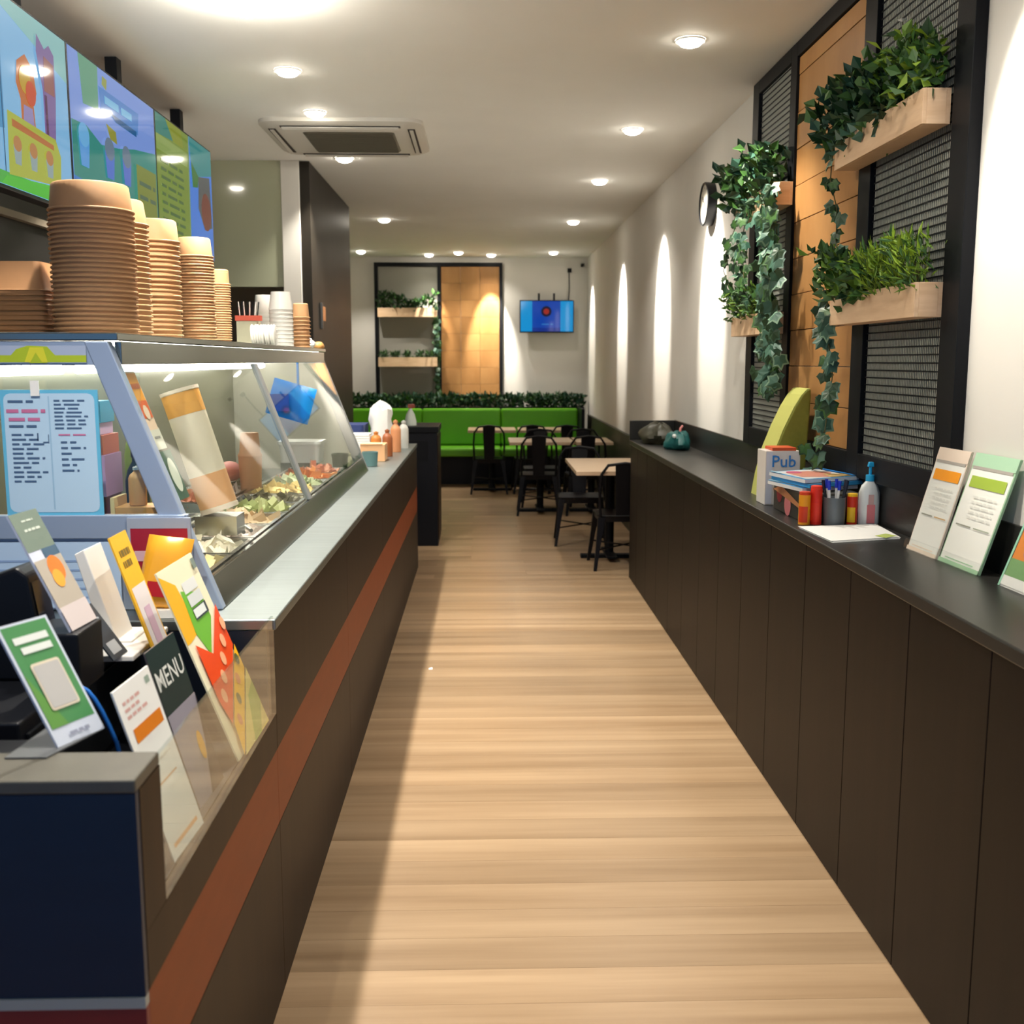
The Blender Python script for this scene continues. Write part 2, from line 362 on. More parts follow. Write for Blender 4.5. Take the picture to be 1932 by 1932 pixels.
# ------------------------------------------------------------------ air conditioner cassette
ac = thing('air_conditioner', 'white four-way ceiling air conditioner cassette with grey grille', 'air conditioner', (-0.77, 6.38, CEIL))
def rr(x0, y0, x1, y1, r, z, n=6):
    pts = []
    for cx, cy, t0 in ((x1 - r, y1 - r, 0), (x0 + r, y1 - r, 90), (x0 + r, y0 + r, 180), (x1 - r, y0 + r, 270)):
        for k in range(n + 1):
            t = math.radians(t0 + 90 * k / n); pts.append((cx + r * math.cos(t), cy + r * math.sin(t), z))
    return pts
ax0, ay0, ax1, ay1 = -1.215, 5.93, -0.325, 6.83
MB().rings([rr(ax0, ay0, ax1, ay1, 0.10, CEIL), rr(ax0, ay0, ax1, ay1, 0.10, CEIL - 0.02), rr(ax0 + 0.03, ay0 + 0.03, ax1 - 0.03, ay1 - 0.03, 0.09, CEIL - 0.035)], ACWHITE, False, True).build('panel', ac, True)
SLOT = M('vent_slot', (0.03, 0.025, 0.02), 0.7)
for nm, (x0, y0, x1, y1) in {'a': (ax0 + 0.12, ay0 + 0.045, ax1 - 0.12, ay0 + 0.085), 'b': (ax0 + 0.12, ay1 - 0.085, ax1 - 0.12, ay1 - 0.045), 'c': (ax0 + 0.045, ay0 + 0.12, ax0 + 0.085, ay1 - 0.12), 'd': (ax1 - 0.085, ay0 + 0.12, ax1 - 0.045, ay1 - 0.12)}.items():
    MB().box(x0, y0, CEIL - 0.038, x1, y1, CEIL - 0.0345, SLOT).build('vent_slot', ac)
    dx = 0.008 if nm in 'ab' else 0; 
    MB().hexa([(x0 + 0.01, y0 + 0.01, CEIL - 0.043), (x1 - 0.01, y0 + 0.01, CEIL - 0.043), (x1 - 0.01, y1 - 0.018 + dx, CEIL - 0.050), (x0 + 0.01, y1 - 0.018 + dx, CEIL - 0.050), (x0 + 0.01, y0 + 0.01, CEIL - 0.039), (x1 - 0.01, y0 + 0.01, CEIL - 0.039), (x1 - 0.01, y1 - 0.018 + dx, CEIL - 0.046), (x0 + 0.01, y1 - 0.018 + dx, CEIL - 0.046)], ACWHITE).build('louvre', ac)
MB().rings([rr(-1.0, 6.13, -0.49, 6.68, 0.03, CEIL - 0.0345), rr(-0.99, 6.14, -0.50, 6.67, 0.03, CEIL - 0.044)], M('grille_grey', rgb(92, 88, 74), 0.6), False, True).build('grille', ac)
g = MB()
for k in range(16): g.box(-0.985, 6.155 + k * 0.033, CEIL - 0.047, -0.505, 6.163 + k * 0.033, CEIL - 0.044, M('grille_bar', rgb(112, 108, 94), 0.6))
g.build('grille_bars', ac, kind='stuff')

# ------------------------------------------------------------------ ledge counter by the plant wall
XF = 1.012
lc = thing('ledge_counter', 'long dark wood panelled cabinet under the plant wall', 'counter', (1.16, 4.2, 0))
yy = 0.80
while yy < 7.2:
    MB().box(XF, yy + 0.002, 0.004, XF + 0.016, min(yy + 0.409, 7.248) - 0.002, 0.930, RTWOOD).build('front_panel', lc, bevel=0.0015); yy += 0.409
bx('carcass', XF + 0.016, 0.80, 0.0, XR - 0.002, 7.240, 0.930, DARKW, lc)
bx('end_panel', XF, 7.241, 0.0, XR - 0.002, 7.258, 0.930, RTWOOD, lc)
lw = thing('ledge_worktop', 'black laminate ledge top with low upstand running along the wall', 'worktop', (1.16, 4.2, 0.930))
bx('top', XF - 0.012, 0.80, 0.932, XR - 0.012, 7.258, 0.965, BLACKTOP, lw, bevel=0.004)
bx('backsplash', XR - 0.011, 0.80, 0.932, XR - 0.001, 7.258, 1.100, BLACKTOP, lw, bevel=0.003)
bx('end_upstand', XF - 0.012, 7.236, 0.966, XR - 0.012, 7.258, 1.097, BLACKTOP, lw, bevel=0.003)

# ------------------------------------------------------------------ plant wall: black frame, wire mesh and pine boards
FX0, FX1 = 1.284, 1.319
pf = thing('plant_wall_frame', 'black framed wall panel with two wire mesh bays and a pine board bay', 'wall panel', (1.29, 4.0, 1.10))
posts = [(2.880, 2.992), (3.604, 3.716), (4.506, 4.592), (5.113, 5.219)]
for a, b in posts: bx('frame_post', FX0, a, 1.102, FX1, b, CEIL - 0.002, BLACKM, pf, bevel=0.002)
for a, b in ((2.992, 3.604), (3.716, 4.506), (4.592, 5.113)):
    bx('frame_rail', FX0, a, CEIL - 0.062, FX1, b, CEIL - 0.002, BLACKM, pf, bevel=0.002)
    bx('frame_rail', FX0, a, 1.102, FX1, b, 1.185 if a < 4.5 and a > 3.6 or a < 3 else 1.185, BLACKM, pf, bevel=0.002)
for a, b in ((2.992, 3.604), (4.592, 5.113)):
    bx('backing_panel', FX1 - 0.008, a, 1.185, FX1, b, CEIL - 0.062, GREYBACK, pf)
    mm = MB(); X = 1.300
    n = int((b - a) / 0.0125)
    for k in range(1, n):
        q = a + (b - a) * k / n; mm.box(X, q - 0.0026, 1.185, X + 0.002, q + 0.0026, CEIL - 0.062, WIRE)
    zz = 1.20
    while zz < CEIL - 0.07: mm.box(X - 0.0025, a, zz - 0.0022, X, b, zz + 0.0022, BLACKM); zz += 0.0245
    mm.build('wire_mesh', pf, kind='stuff')
zz = 1.187; k = 0
while zz < 2.70:
    z1 = min(zz + 0.147, CEIL - 0.063)
    MB().box(1.296 + random.uniform(-.0015, .0015), 3.718, zz, FX1 - 0.001, 4.504, z1 - 0.003, PINE).build('plank', pf, bevel=0.0012); zz += 0.147; k += 1

# ------------------------------------------------------------------ planters and foliage
def planter(label, y0, y1, z0, z1, x0=1.205, x1=1.283):
    t = thing('planter_box', label, 'planter', ((x0 + x1) / 2, (y0 + y1) / 2, z0)); th = 0.012
    bx('front_board', x0, y0, z0, x0 + th, y1, z1, PALEWOOD, t, bevel=0.001); bx('back_board', x1 - th, y0, z0, x1, y1, z1, PALEWOOD, t)
    bx('end_board', x0 + th, y0, z0, x1 - th, y0 + th, z1, PALEWOOD, t, bevel=0.001); bx('end_board', x0 + th, y1 - th, z0, x1 - th, y1, z1, PALEWOOD, t)
    bx('bottom_board', x0 + th, y0 + th, z0, x1 - th, y1 - th, z0 + th, PALEWOOD, t); bx('soil', x0 + th, y0 + th, z0 + th, x1 - th, y1 - th, z1 - 0.012, SOIL, t)
    return t
planter('pale wood planter box of dark ivy and a white flower, highest on the plant wall', 3.0, 3.735, 2.145, 2.240)
planter('pale wood planter box of feathery yellow-green plants, lower on the near mesh', 2.985, 3.72, 1.622, 1.718)
planter('pale wood planter box half hidden by hanging ivy, upper on the far mesh', 4.50, 5.20, 2.142, 2.235)
planter('pale wood planter box below hanging ivy, lower on the far mesh', 4.57, 5.20, 1.616, 1.708)
def leaf_quad(mb, p, d, up, ln, wd, m, fold=0.25):
    """one small folded leaf from p along d"""
    d = d.normalized(); s_ = d.cross(up)
    if s_.length < 1e-3: s_ = d.orthogonal()
    s_.normalize(); n_ = s_.cross(d)
    a = p; b = p + d * ln * 0.45 + s_ * wd * 0.5 + n_ * wd * fold; c = p + d * ln; e = p + d * ln * 0.45 - s_ * wd * 0.5 + n_ * wd * fold
    k = mb.mi(m); i = len(mb.v); mb.v += [tuple(q) for q in (a, b, c, e)]; mb.f += [(i, i + 1, i + 2), (i, i + 2, i + 3)]; mb.k += [k, k]
def rv(): return Vector((random.gauss(0, 1), random.gauss(0, 1), random.gauss(0, 1)))
def bushy(mb, x0, x1, y0, y1, z0, hfun, n, ln, wd, mats, outward=Vector((-1, 0, 0)), spread=0.05, up=0.5):
    for _ in range(n):
        y_ = random.uniform(y0, y1); h = hfun((y_ - y0) / (y1 - y0)); f = random.random() ** 0.7
        p = Vector((random.uniform(x0, x1), y_, z0 + h * f))
        p += outward * spread * random.random() * (0.4 + f) + Vector((0, random.gauss(0, 0.01), 0))
        d = rv() * 0.6 + Vector((0, 0, up)) + outward * 0.5
        l = ln * random.uniform(0.6, 1.2)
        leaf_quad(mb, p, d, rv(), l, wd * l / ln, random.choice(mats))
def stems(mb, x, y0, y1, z0, h, n):
    for _ in range(n):
        y_ = random.uniform(y0, y1); mb.tube([(x, y_, z0), (x - 0.02, y_ + random.uniform(-.02, .02), z0 + h * random.uniform(0.4, 0.8))], 0.002, STEMM, 4)
# topmost planter: ivy bush (far half) and yellow-green shrub with a flower (near half)
t = thing('ivy_bush', 'dark ivy bush filling the far half of the highest planter', 'plant', (1.245, 3.52, 2.23))
f = MB(); bushy(f, 1.19, 1.29, 3.28, 3.78, 2.19, lambda q: 0.21 - 0.03 * q, 560, 0.055, 0.040, [LEAFD, LEAFD, LEAFM, LEAFG], spread=0.06); f.build('foliage', t, kind='stuff')
s_ = MB(); stems(s_, 1.245, 3.3, 3.7, 2.225, 0.2, 10); s_.build('stem', t, kind='stuff')
t = thing('leafy_shrub', 'yellow-green leafy shrub with a white flower at the near end of the highest planter', 'plant', (1.245, 3.14, 2.23))
f = MB(); bushy(f, 1.20, 1.29, 3.00, 3.32, 2.22, lambda q: 0.175 - 0.01 * q, 460, 0.045, 0.028, [LEAFM, LEAFY, LEAFM, LEAFD, LEAFB], spread=0.05); f.build('foliage', t, kind='stuff')
s_ = MB(); stems(s_, 1.245, 3.02, 3.3, 2.225, 0.2, 8); s_.build('stem', t, kind='stuff')
f = MB()
for k in range(6):
    a = 2 * PI * k / 6; leaf_quad(f, Vector((1.19, 3.14, 2.452)), Vector((math.cos(a), math.sin(a), 0.4)), Vector((0, 0, 1)), 0.016, 0.014, PAPER)
f.tube([(1.22, 3.14, 2.36), (1.19, 3.14, 2.452)], 0.0015, STEMM, 4); f.build('flower', t)['label'] = 'small white flower'
# lower near planter
t = thing('feathery_fern', 'bright yellow-green feathery fern at the near end of the lower planter', 'plant', (1.245, 3.16, 1.708))
f = MB(); bushy(f, 1.20, 1.28, 2.98, 3.36, 1.69, lambda q: 0.155 - 0.03 * q, 900, 0.045, 0.009, [LEAFB, LEAFB, LEAFY, LEAFM], spread=0.06, up=0.9); f.build('foliage', t, kind='stuff')
s_ = MB(); stems(s_, 1.24, 3.0, 3.34, 1.70, 0.12, 14); s_.build('stem', t, kind='stuff')
t = thing('ivy_bush', 'dark ivy bush at the far end of the lower near planter', 'plant', (1.245, 3.55, 1.708))
f = MB(); bushy(f, 1.19, 1.28, 3.32, 3.74, 1.68, lambda q: 0.12 + 0.08 * q, 430, 0.048, 0.032, [LEAFD, LEAFM, LEAFM, LEAFY], spread=0.06); f.build('foliage', t, kind='stuff')
s_ = MB(); stems(s_, 1.24, 3.36, 3.7, 1.70, 0.12, 8); s_.build('stem', t, kind='stuff')
# far planters
t = thing('ivy_bush', 'leafy ivy bush spilling over the upper far planter', 'plant', (1.245, 4.86, 2.225))
f = MB(); bushy(f, 1.18, 1.285, 4.52, 5.22, 2.17, lambda q: 0.20 + 0.02 * math.sin(9 * q), 640, 0.055, 0.038, [LEAFD, LEAFM, LEAFD, LEAFG, LEAFM], spread=0.07); f.build('foliage', t, kind='stuff')
s_ = MB(); stems(s_, 1.245, 4.55, 5.1, 2.22, 0.2, 10); s_.build('stem', t, kind='stuff')
t = thing('grassy_plant', 'mid green mossy plant in the lower far planter', 'plant', (1.245, 4.88, 1.698))
f = MB(); bushy(f, 1.19, 1.28, 4.70, 5.22, 1.68, lambda q: 0.14, 560, 0.04, 0.014, [LEAFM, LEAFY, LEAFM, LEAFD], spread=0.05, up=0.6); f.build('foliage', t, kind='stuff')
s_ = MB(); stems(s_, 1.24, 4.72, 5.15, 1.69, 0.12, 8); s_.build('stem', t, kind='stuff')
# single ivy leaves
def ivy_leaf_mesh(m_in, m_out, seed):
    random.seed(seed)
    ang = [(0, 1.0), (24, 0.62), (52, 0.86), (80, 0.58), (112, 0.66), (150, 0.42), (180, 0.16)]
    ol = []
    for a, r in ang: ol.append((math.sin(math.radians(a)) * r, -math.cos(math.radians(a)) * r))
    ol += [(-x_, y_) for x_, y_ in ol[-2:0:-1]]
    z = lambda x_, y_: -0.22 * abs(x_) - 0.15 * y_ * y_ + 0.08 * math.sin(5 * x_ + seed)
    mb = MB(); n = len(ol)
    inn = [(x_ * 0.78, y_ * 0.78) for x_, y_ in ol]
    for q in range(n):
        r = (q + 1) % n
        mb.face([(x_, y_, z(x_, y_)) for x_, y_ in (ol[q], ol[r], inn[r], inn[q])], m_out)
        mb.face([(x_, y_, z(x_, y_)) for x_, y_ in (inn[q], inn[r], (0, 0))], m_in)
    me = bpy.data.meshes.new('leaf'); me.from_pydata(mb.v, [], mb.f)
    for m in mb.mats: me.materials.append(m)
    me.polygons.foreach_set('material_index', mb.k); me.update()
    return me
IVY = {'blue': [ivy_leaf_mesh(LEAFG, LEAFE, 1), ivy_leaf_mesh(LEAFG, LEAFG, 2), ivy_leaf_mesh(LEAFD, LEAFG, 3)],
       'dark': [ivy_leaf_mesh(LEAFD, LEAFD, 4), ivy_leaf_mesh(LEAFM, LEAFD, 5), ivy_leaf_mesh(LEAFD, LEAFM, 6)]}
random.seed(11)
def vine(label, path, leaves, size, spread, kinds, facing=Vector((-0.75, -0.65, 0.15)), cat='plant'):
    """hanging ivy: stem + one object per leaf"""
    t = thing('hanging_ivy', label, cat, path[0])
    path = [Vector(p) for p in path]
    MB().tube(path, 0.0022, STEMM, 5).build('stem', t)
    seg = [(path[i + 1] - path[i]).length for i in range(len(path) - 1)]; tot = sum(seg)
    for k in range(leaves):
        d = tot * (k + random.random()) / leaves; i = 0
        while i < len(seg) - 1 and d > seg[i]: d -= seg[i]; i += 1
        p = path[i].lerp(path[i + 1], min(1, d / seg[i]))
        sp = spread(1 - p.z) if callable(spread) else spread
        q = p + Vector((-abs(random.gauss(0, 0.35 * sp[0])), random.gauss(0, 0.5 * sp[1]), random.gauss(0, 0.015)))
        if q.x > 1.265: q.x = 1.265 - 0.02 * random.random()
        n_ = (facing + rv() * 0.33).normalized(); tip = (Vector((0, 0, -1)) + rv() * 0.42).normalized()
        yv = -tip; yv = (yv - n_ * yv.dot(n_)).normalized(); xv = yv.cross(n_)
        sz = size * random.uniform(0.75, 1.15)
        mt = Matrix((xv, yv, n_)).transposed().to_4x4() @ Matrix.Scale(sz, 4); mt.translation = q - wloc(t)
        o = bpy.data.objects.new('leaf', random.choice(IVY[random.choice(kinds)])); COL.objects.link(o); o.parent = t; o.matrix_local = mt
    return t
vine('thick curtain of blue-green variegated ivy hanging in front of the far mesh', [(1.20, 4.52, 2.22), (1.185, 4.50, 2.08), (1.19, 4.47, 1.85), (1.19, 4.46, 1.62), (1.20, 4.44, 1.46), (1.21, 4.46, 1.36)], 112, 0.054, (0.03, 0.14), ['blue', 'blue', 'blue', 'dark'])
vine('darker ivy strand hanging between the two far planters near the clock', [(1.19, 4.86, 2.20), (1.17, 4.88, 2.05), (1.175, 4.86, 1.90), (1.18, 4.83, 1.76)], 46, 0.040, (0.04, 0.20), ['dark', 'dark', 'dark', 'blue'])
vine('short ivy tip swinging out against the white wall below the clock', [(1.19, 5.02, 2.16), (1.16, 5.12, 2.04), (1.165, 5.22, 1.93), (1.18, 5.12, 1.83)], 13, 0.036, (0.02, 0.05), ['dark'])
vine('sparse ivy strand over the pine boards from the highest planter', [(1.20, 3.74, 2.22), (1.205, 3.77, 2.12), (1.215, 3.72, 2.02), (1.225, 3.74, 1.90), (1.225, 3.71, 1.82)], 15, 0.040, (0.02, 0.07), ['dark', 'dark', 'blue'])
vine('ivy strand trailing from the lower near planter down onto the ledge', [(1.20, 3.73, 1.70), (1.195, 3.78, 1.66), (1.215, 3.74, 1.55), (1.225, 3.72, 1.45), (1.215, 3.72, 1.36), (1.20, 3.70, 1.26), (1.195, 3.78, 1.18), (1.20, 3.83, 1.09)], 30, 0.050, (0.02, 0.09), ['blue', 'blue', 'dark'])

# ------------------------------------------------------------------ wall clock
t = thing('wall_clock', 'round black rimmed wall clock seen almost edge-on', 'clock', (1.30, 6.24, 2.39))
def ycyl(mb, x0, x1, cy, cz, r0, r1, m, n=32, c0=True, c1=True):
    return mb.rings([[(x, cy + r * math.cos(2 * PI * q / n), cz + r * math.sin(2 * PI * q / n)) for q in range(n)] for x, r in ((x0, r0), (x1, r1))], m, c0, c1)
m_ = MB(); m_.rings([[(x, 6.24 + r * math.cos(2 * PI * q / 36), 2.39 + r * math.sin(2 * PI * q / 36)) for q in range(36)] for x, r in ((1.319, 0.120), (1.268, 0.122), (1.263, 0.118), (1.268, 0.108))], BLACKP, False, False); m_.build('rim', t, True)
m_ = MB(); ycyl(m_, 1.2705, 1.2715, 6.24, 2.39, 0.110, 0.110, M('clock_face', rgb(150, 145, 132), 0.6)); m_.build('face', t)
m_ = MB()
for a, l, w_ in ((50, 0.06, 0.006), (-70, 0.085, 0.004)):
    c_, s2 = math.cos(math.radians(a)), math.sin(math.radians(a))
    m_.hexa([(x, 6.24 + c_ * q - s2 * w, 2.39 + s2 * q + c_ * w) for x in (1.2702, 1.2685) for q, w in ((-0.01, -w_ / 2), (l, -w_ / 2), (l, w_ / 2), (-0.01, w_ / 2))], BLACKP)
m_.build('hands', t)
m_ = MB()
for k in range(12):
    a = 2 * PI * k / 12; y_, z_ = 6.24 + 0.09 * math.cos(a), 2.39 + 0.09 * math.sin(a); m_.box(1.2698, y_ - 0.004, z_ - 0.004, 1.2703, y_ + 0.004, z_ + 0.004, BLACKP)
m_.build('hour_marks', t)
# ------------------------------------------------------------------ service counter
XS = -0.485; Y0, Y1 = 1.417, 7.66
sc_ = thing('service_counter', 'dark wood service counter with orange stripe and navy end panel', 'counter', (-0.95, 4.5, 0))
XB = -1.36
segs = [(1.432, 2.392), (2.394, 3.70), (3.702, 5.02), (5.022, 6.34), (6.342, Y1)]
for a, b in segs:
    bx('front_panel', XS - 0.018, a, 0.0, XS, b, 0.4195, DKWOOD, sc_, bevel=0.0012)
    bx('stripe_panel', XS - 0.018, a, 0.4205, XS - 0.001, b, 0.5995, COPPER, sc_)['label'] = 'burnt orange stripe'
    bx('front_panel', XS - 0.018, a, 0.6005, XS, b, 0.688 if a < 2 else 0.884, DKWOOD, sc_, bevel=0.0012)
bx('corner_post', XS - 0.018, 1.432, 0.6885, XS, 1.526, 0.904, DKWOOD, sc_)
bx('end_panel', XB, Y0, 0.60, XS - 0.001, Y0 + 0.014, 0.904, NAVY, sc_)['label'] = 'navy end panel'
bx('end_strip', XB, Y0 - 0.003, 0.583, XS - 0.001, Y0 + 0.014, 0.599, M('pale_strip', rgb(150, 160, 160), 0.4, 0.3), sc_)['label'] = 'pale metal strip'
bx('lower_end_panel', XB, Y0, 0.0, XS - 0.001, Y0 + 0.014, 0.582, P(110, 18, 26), sc_)['label'] = 'dark red lower end panel'
bx('end_slab', XB, Y0 - 0.002, 0.905, XS, 1.526, 0.925, SLAB, sc_, bevel=0.003)['label'] = 'grey-brown top slab'
bx('well_floor', XB, 1.432, 0.672, XS - 0.019, 2.39, 0.690, BLACKP, sc_)
bx('well_back', XB, 1.527, 0.690, XB + 0.015, 2.39, 0.904, BLACKP, sc_)
bx('well_end', XB, 2.393, 0.690, XS - 0.019, 2.41, 0.884, M('well_navy', rgb(16, 24, 38), 0.4), sc_)
bx('carcass', XB, 2.411, 0.05, XS - 0.019, Y1, 0.884, DARKW, sc_)
bx('far_end_panel', XB, Y1 + 0.001, 0.0, XS, Y1 + 0.012, 0.884, BLACKP, sc_)
bx('glass_panel', XS - 0.006, 1.527, 0.6885, XS, 2.392, 0.920, GLASS, sc_)['label'] = 'clear glass window'
wt = bx('steel_worktop', XB, 2.394, 0.885, XS + 0.004, Y1 + 0.012, 0.910, STEELTOP, bevel=0.003)
tag(wt, 'brushed stainless steel worktop running along the service counter', 'worktop')

# ------------------------------------------------------------------ refrigerated food display case
CY0, CY1, CB = 2.50, 5.75, -1.345
dc = thing('food_display_case', 'stainless food display case with slanted glass front on the steel worktop', 'display case', (-1.0, 4.1, 0.911))
def gx(z): return -0.648 - (z - 0.965) * (0.845 - 0.648) / (1.49 - 0.965)     # slanted glass plane
MB().prism([(-0.624, CY0, .911), (-0.653, CY0, .985), (-0.668, CY0, .985), (-0.668, CY0, .911)], (0, CY1 - CY0, 0), RAILST).build('base_rail', dc, bevel=0.002)
for y_ in (CY0 - 0.004, CY1 - 0.03):
    MB().prism([(-0.624, y_, .911), (gx(1.545), y_, 1.545), (gx(1.545) - 0.055, y_, 1.545), (-0.684, y_, .911)], (0, 0.032, 0), ALU if y_ < 3 else GREYALU).build('end_post', dc, bevel=0.003)
MB().prism([(gx(.987) + 0.006, 3.950, .987), (gx(1.49) + 0.006, 3.950, 1.49), (gx(1.49) - 0.012, 3.950, 1.49), (gx(.987) - 0.012, 3.950, .987)], (0, 0.048, 0), GREYALU).build('mullion', dc, bevel=0.002)
for a, b in ((CY0 + 0.03, 3.949), (3.999, CY1 - 0.031)):
    MB().prism([(gx(.987), a, .987), (gx(1.489), a, 1.489), (gx(1.489) - 0.005, a, 1.489), (gx(.987) - 0.005, a, .987)], (0, b - a, 0), CASEGLASS).build('front_glass', dc)
bx('top_slab', CB, CY0 - 0.006, 1.546, -0.842, CY1 + 0.004, 1.565, RAILST, dc, bevel=0.003)
bx('top_rail', -0.862, CY0 + 0.03, 1.492, -0.846, CY1 - 0.03, 1.545, RAILST, dc, bevel=0.002)
bx('end_fascia', CB, CY0 - 0.002, 1.490, -0.870, CY0 + 0.016, 1.545, ALU, dc, bevel=0.002)
bx('end_fascia', CB, CY1 - 0.02, 1.490, -0.885, CY1 - 0.002, 1.545, ALU, dc)
bx('end_glass', CB + 0.03, CY0 + 0.006, 1.143, -0.80, CY0 + 0.011, 1.489, GLASS, dc)
MB().prism([(-0.665, CY1 - 0.018, .913), (gx(1.489) - 0.02, CY1 - 0.018, 1.489), (CB + .01, CY1 - 0.018, 1.489), (CB + .01, CY1 - 0.018, .913)], (0, 0.006, 0), M('frosted_end', rgb(196, 194, 180), 0.35)).build('frosted_end_panel', dc)
bx('lower_end_panel', CB, CY0, 0.911, -0.700, CY0 + 0.014, 1.141, M('end_steel', rgb(170, 182, 200), 0.4, 0.5), dc, bevel=0.002)
bx('end_ledge', CB, CY0 - 0.012, 1.085, -0.705, CY0 - 0.001, 1.141, ALU, dc, bevel=0.002)
bx('back_panel', CB, CY0 + 0.016, .913, CB + 0.01, CY1 - 0.02, 1.545, M('back_steel', rgb(120, 120, 100), 0.3, 0.35), dc)
bx('deck', CB + 0.012, CY0 + 0.016, .911, -0.668, CY1 - 0.02, .925, STEELTOP, dc)
bx('corner_upright', CB, CY0, 1.143, CB + 0.03, CY0 + 0.012, 1.489, ALU, dc)
# light tubes under the top of the case
m_ = MB()
for a, b in ((2.56, 2.98), (3.10, 3.95), (4.0, 4.85), (4.9, 5.68)): m_.tube([(-1.165, a, 1.476), (-1.165, b, 1.476)], 0.013, TUBE, 10)
m_.build('light_tube', dc, True)
bx('led_strip', -0.895, 2.56, 1.536, -0.872, 5.70, 1.5455, TUBE, dc)  # added behind the top rail to brighten the inside of the case
bx('tube_holder', -1.185, 2.53, 1.493, -1.145, 5.70, 1.544, WHITEP, dc)
# food pans
FOODC = {'lettuce': (P(150, 160, 100), P(178, 182, 130)), 'rice': (P(214, 206, 182), P(226, 216, 196)), 'tomato': (P(190, 110, 84), P(206, 140, 106)), 'onion': (P(206, 192, 184), P(222, 208, 196)),
         'corn': (P(214, 190, 120), P(200, 176, 110)), 'olives': (P(84, 80, 60), P(110, 104, 76)), 'cheese': (P(226, 206, 150), P(232, 216, 170)), 'cucumber': (P(140, 156, 110), P(180, 188, 146)), 'chicken': (P(206, 180, 144), P(194, 166, 130)), 'carrot': (P(214, 140, 74), P(204, 126, 60))}
def food_pan(y_, x_, food):
    t = thing('food_pan', 'steel pan of %s, %s row of the display case' % (food, 'front' if x_ > -0.9 else 'rear'), 'food pan', (x_, y_, .926), 'food pans in the display case')
    w_, l_, h = 0.125, 0.115, 0.056; z = .926
    m = MB()
    m.rings([[(x_ + sx * (w_ + d), y_ + sy * (l_ + d), z + zz) for sx, sy in ((-1, -1), (1, -1), (1, 1), (-1, 1))] for d, zz in ((-.012, 0), (0, h), (.010, h), (.010, h + .004), (-.003, h + .004), (-.014, .004))], STEEL, True, True)
    m.build('pan', t)
    f = MB()
    for _ in range(70):
        px, py = random.uniform(-.105, .105), random.uniform(-.095, .095); hh = 0.036 + 0.026 * (1 - (px / .11) ** 2) * (1 - (py / .1) ** 2)
        s2 = random.uniform(.012, .024); c = Vector((x_ + px, y_ + py, z + hh + random.uniform(-.006, .008)))
        u_ = rv().normalized() * s2; v_ = rv().normalized() * s2 * .8; w2 = rv().normalized() * s2 * .5
        f.hexa([c - u_ - v_ - w2, c + u_ - v_ - w2, c + u_ + v_ - w2, c - u_ + v_ - w2, c - u_ - v_ + w2, c + u_ - v_ + w2, c + u_ + v_ + w2, c - u_ + v_ + w2], random.choice(FOODC[food]))
    f.box(x_ - .108, y_ - .098, z + .02, x_ + .108, y_ + .098, z + .045, FOODC[food][0])
    f.build('food', t, kind='stuff')
names = ['cheese', 'rice', 'onion', 'chicken', 'lettuce', 'olives', 'corn', 'cucumber', 'carrot', 'tomato']
for k in range(10):
    yy = 2.70 + k * 0.262
    food_pan(yy, -0.81, names[k]); food_pan(yy, -1.10, names[(k * 3 + 4) % 10]) if k not in (4, 8, 9) else None
# things inside the case
t = thing('paper_roll', 'orange and white printed paper roll leaning inside the slanted glass', 'paper roll', (-0.79, 3.09, 1.0))
pa, pb = Vector((-0.770, 3.08, 1.075)), Vector((-0.872, 3.08, 1.415)); ax = (pb - pa)
m_ = MB(); m_.tube([pa, pa + ax * .25, pa + ax * .5, pa + ax * .75, pb], 0.054, M('roll_white', rgb(236, 226, 204), 0.5), 22); m_.build('roll', t, True)
m_ = MB(); m_.tube([pa + ax * 0.80, pb - ax * 0.02], 0.0545, P(232, 170, 84), 22); m_.build('orange_band', t, True); m_ = MB(); m_.tube([pa + ax * 0.03, pa + ax * 0.30], 0.0545, P(236, 176, 122), 22); m_.build('orange_band', t, True)
m_ = MB(); m_.tube([pb - ax * .015, pb + ax * .012], 0.056, P(238, 226, 206), 22); m_.build('end_fold', t, True); m_ = MB(); m_.tube([pa - ax * .012, pa + ax * .02], 0.056, P(240, 222, 204), 22); m_.build('end_fold', t, True)
bx('stand', -0.83, 3.03, 1.003, -0.71, 3.13, 1.058, STEEL, t)
def onglass(name, label, cat, y_, z0, z1, w_, art, col, off=0.012):
    return card(name, label, cat, (gx(z0) - off, y_, z0), (gx(z0) - off, y_ + w_, z0), (gx(z1) - off, y_, z1), art, col)
def a_or(A):
    A.rect(.05, .5, .95, .97, P(240, 160, 20)); A.rect(.05, .2, .95, .5, P(222, 96, 40)); A.scrawl(.15, .9, .7, .09, P(190, 90, 20)); A.disc(.55, .3, .22, P(236, 214, 190))
onglass('snack_packet', 'orange snack packet stuck inside the glass beside the near case post', 'packet', 2.545, 1.335, 1.475, 0.085, a_or, P(236, 206, 180))
onglass('price_tag', 'small cream price tag above the oval green sign', 'price tag', 2.56, 1.288, 1.338, 0.075, lambda A: A.scrawl(.2, .8, .5, .12, P(140, 140, 140)), P(224, 222, 208))
def a_ov(A):
    A.disc(.5, .5, .46, P(28, 84, 66), 28, 1.35); A.disc(.5, .5, .36, P(216, 222, 208), 28, 1.45)
onglass('oval_sign', 'oval white sign with dark green rim on the case glass', 'sign', 2.565, 1.165, 1.283, 0.085, a_ov, P(40, 92, 74))
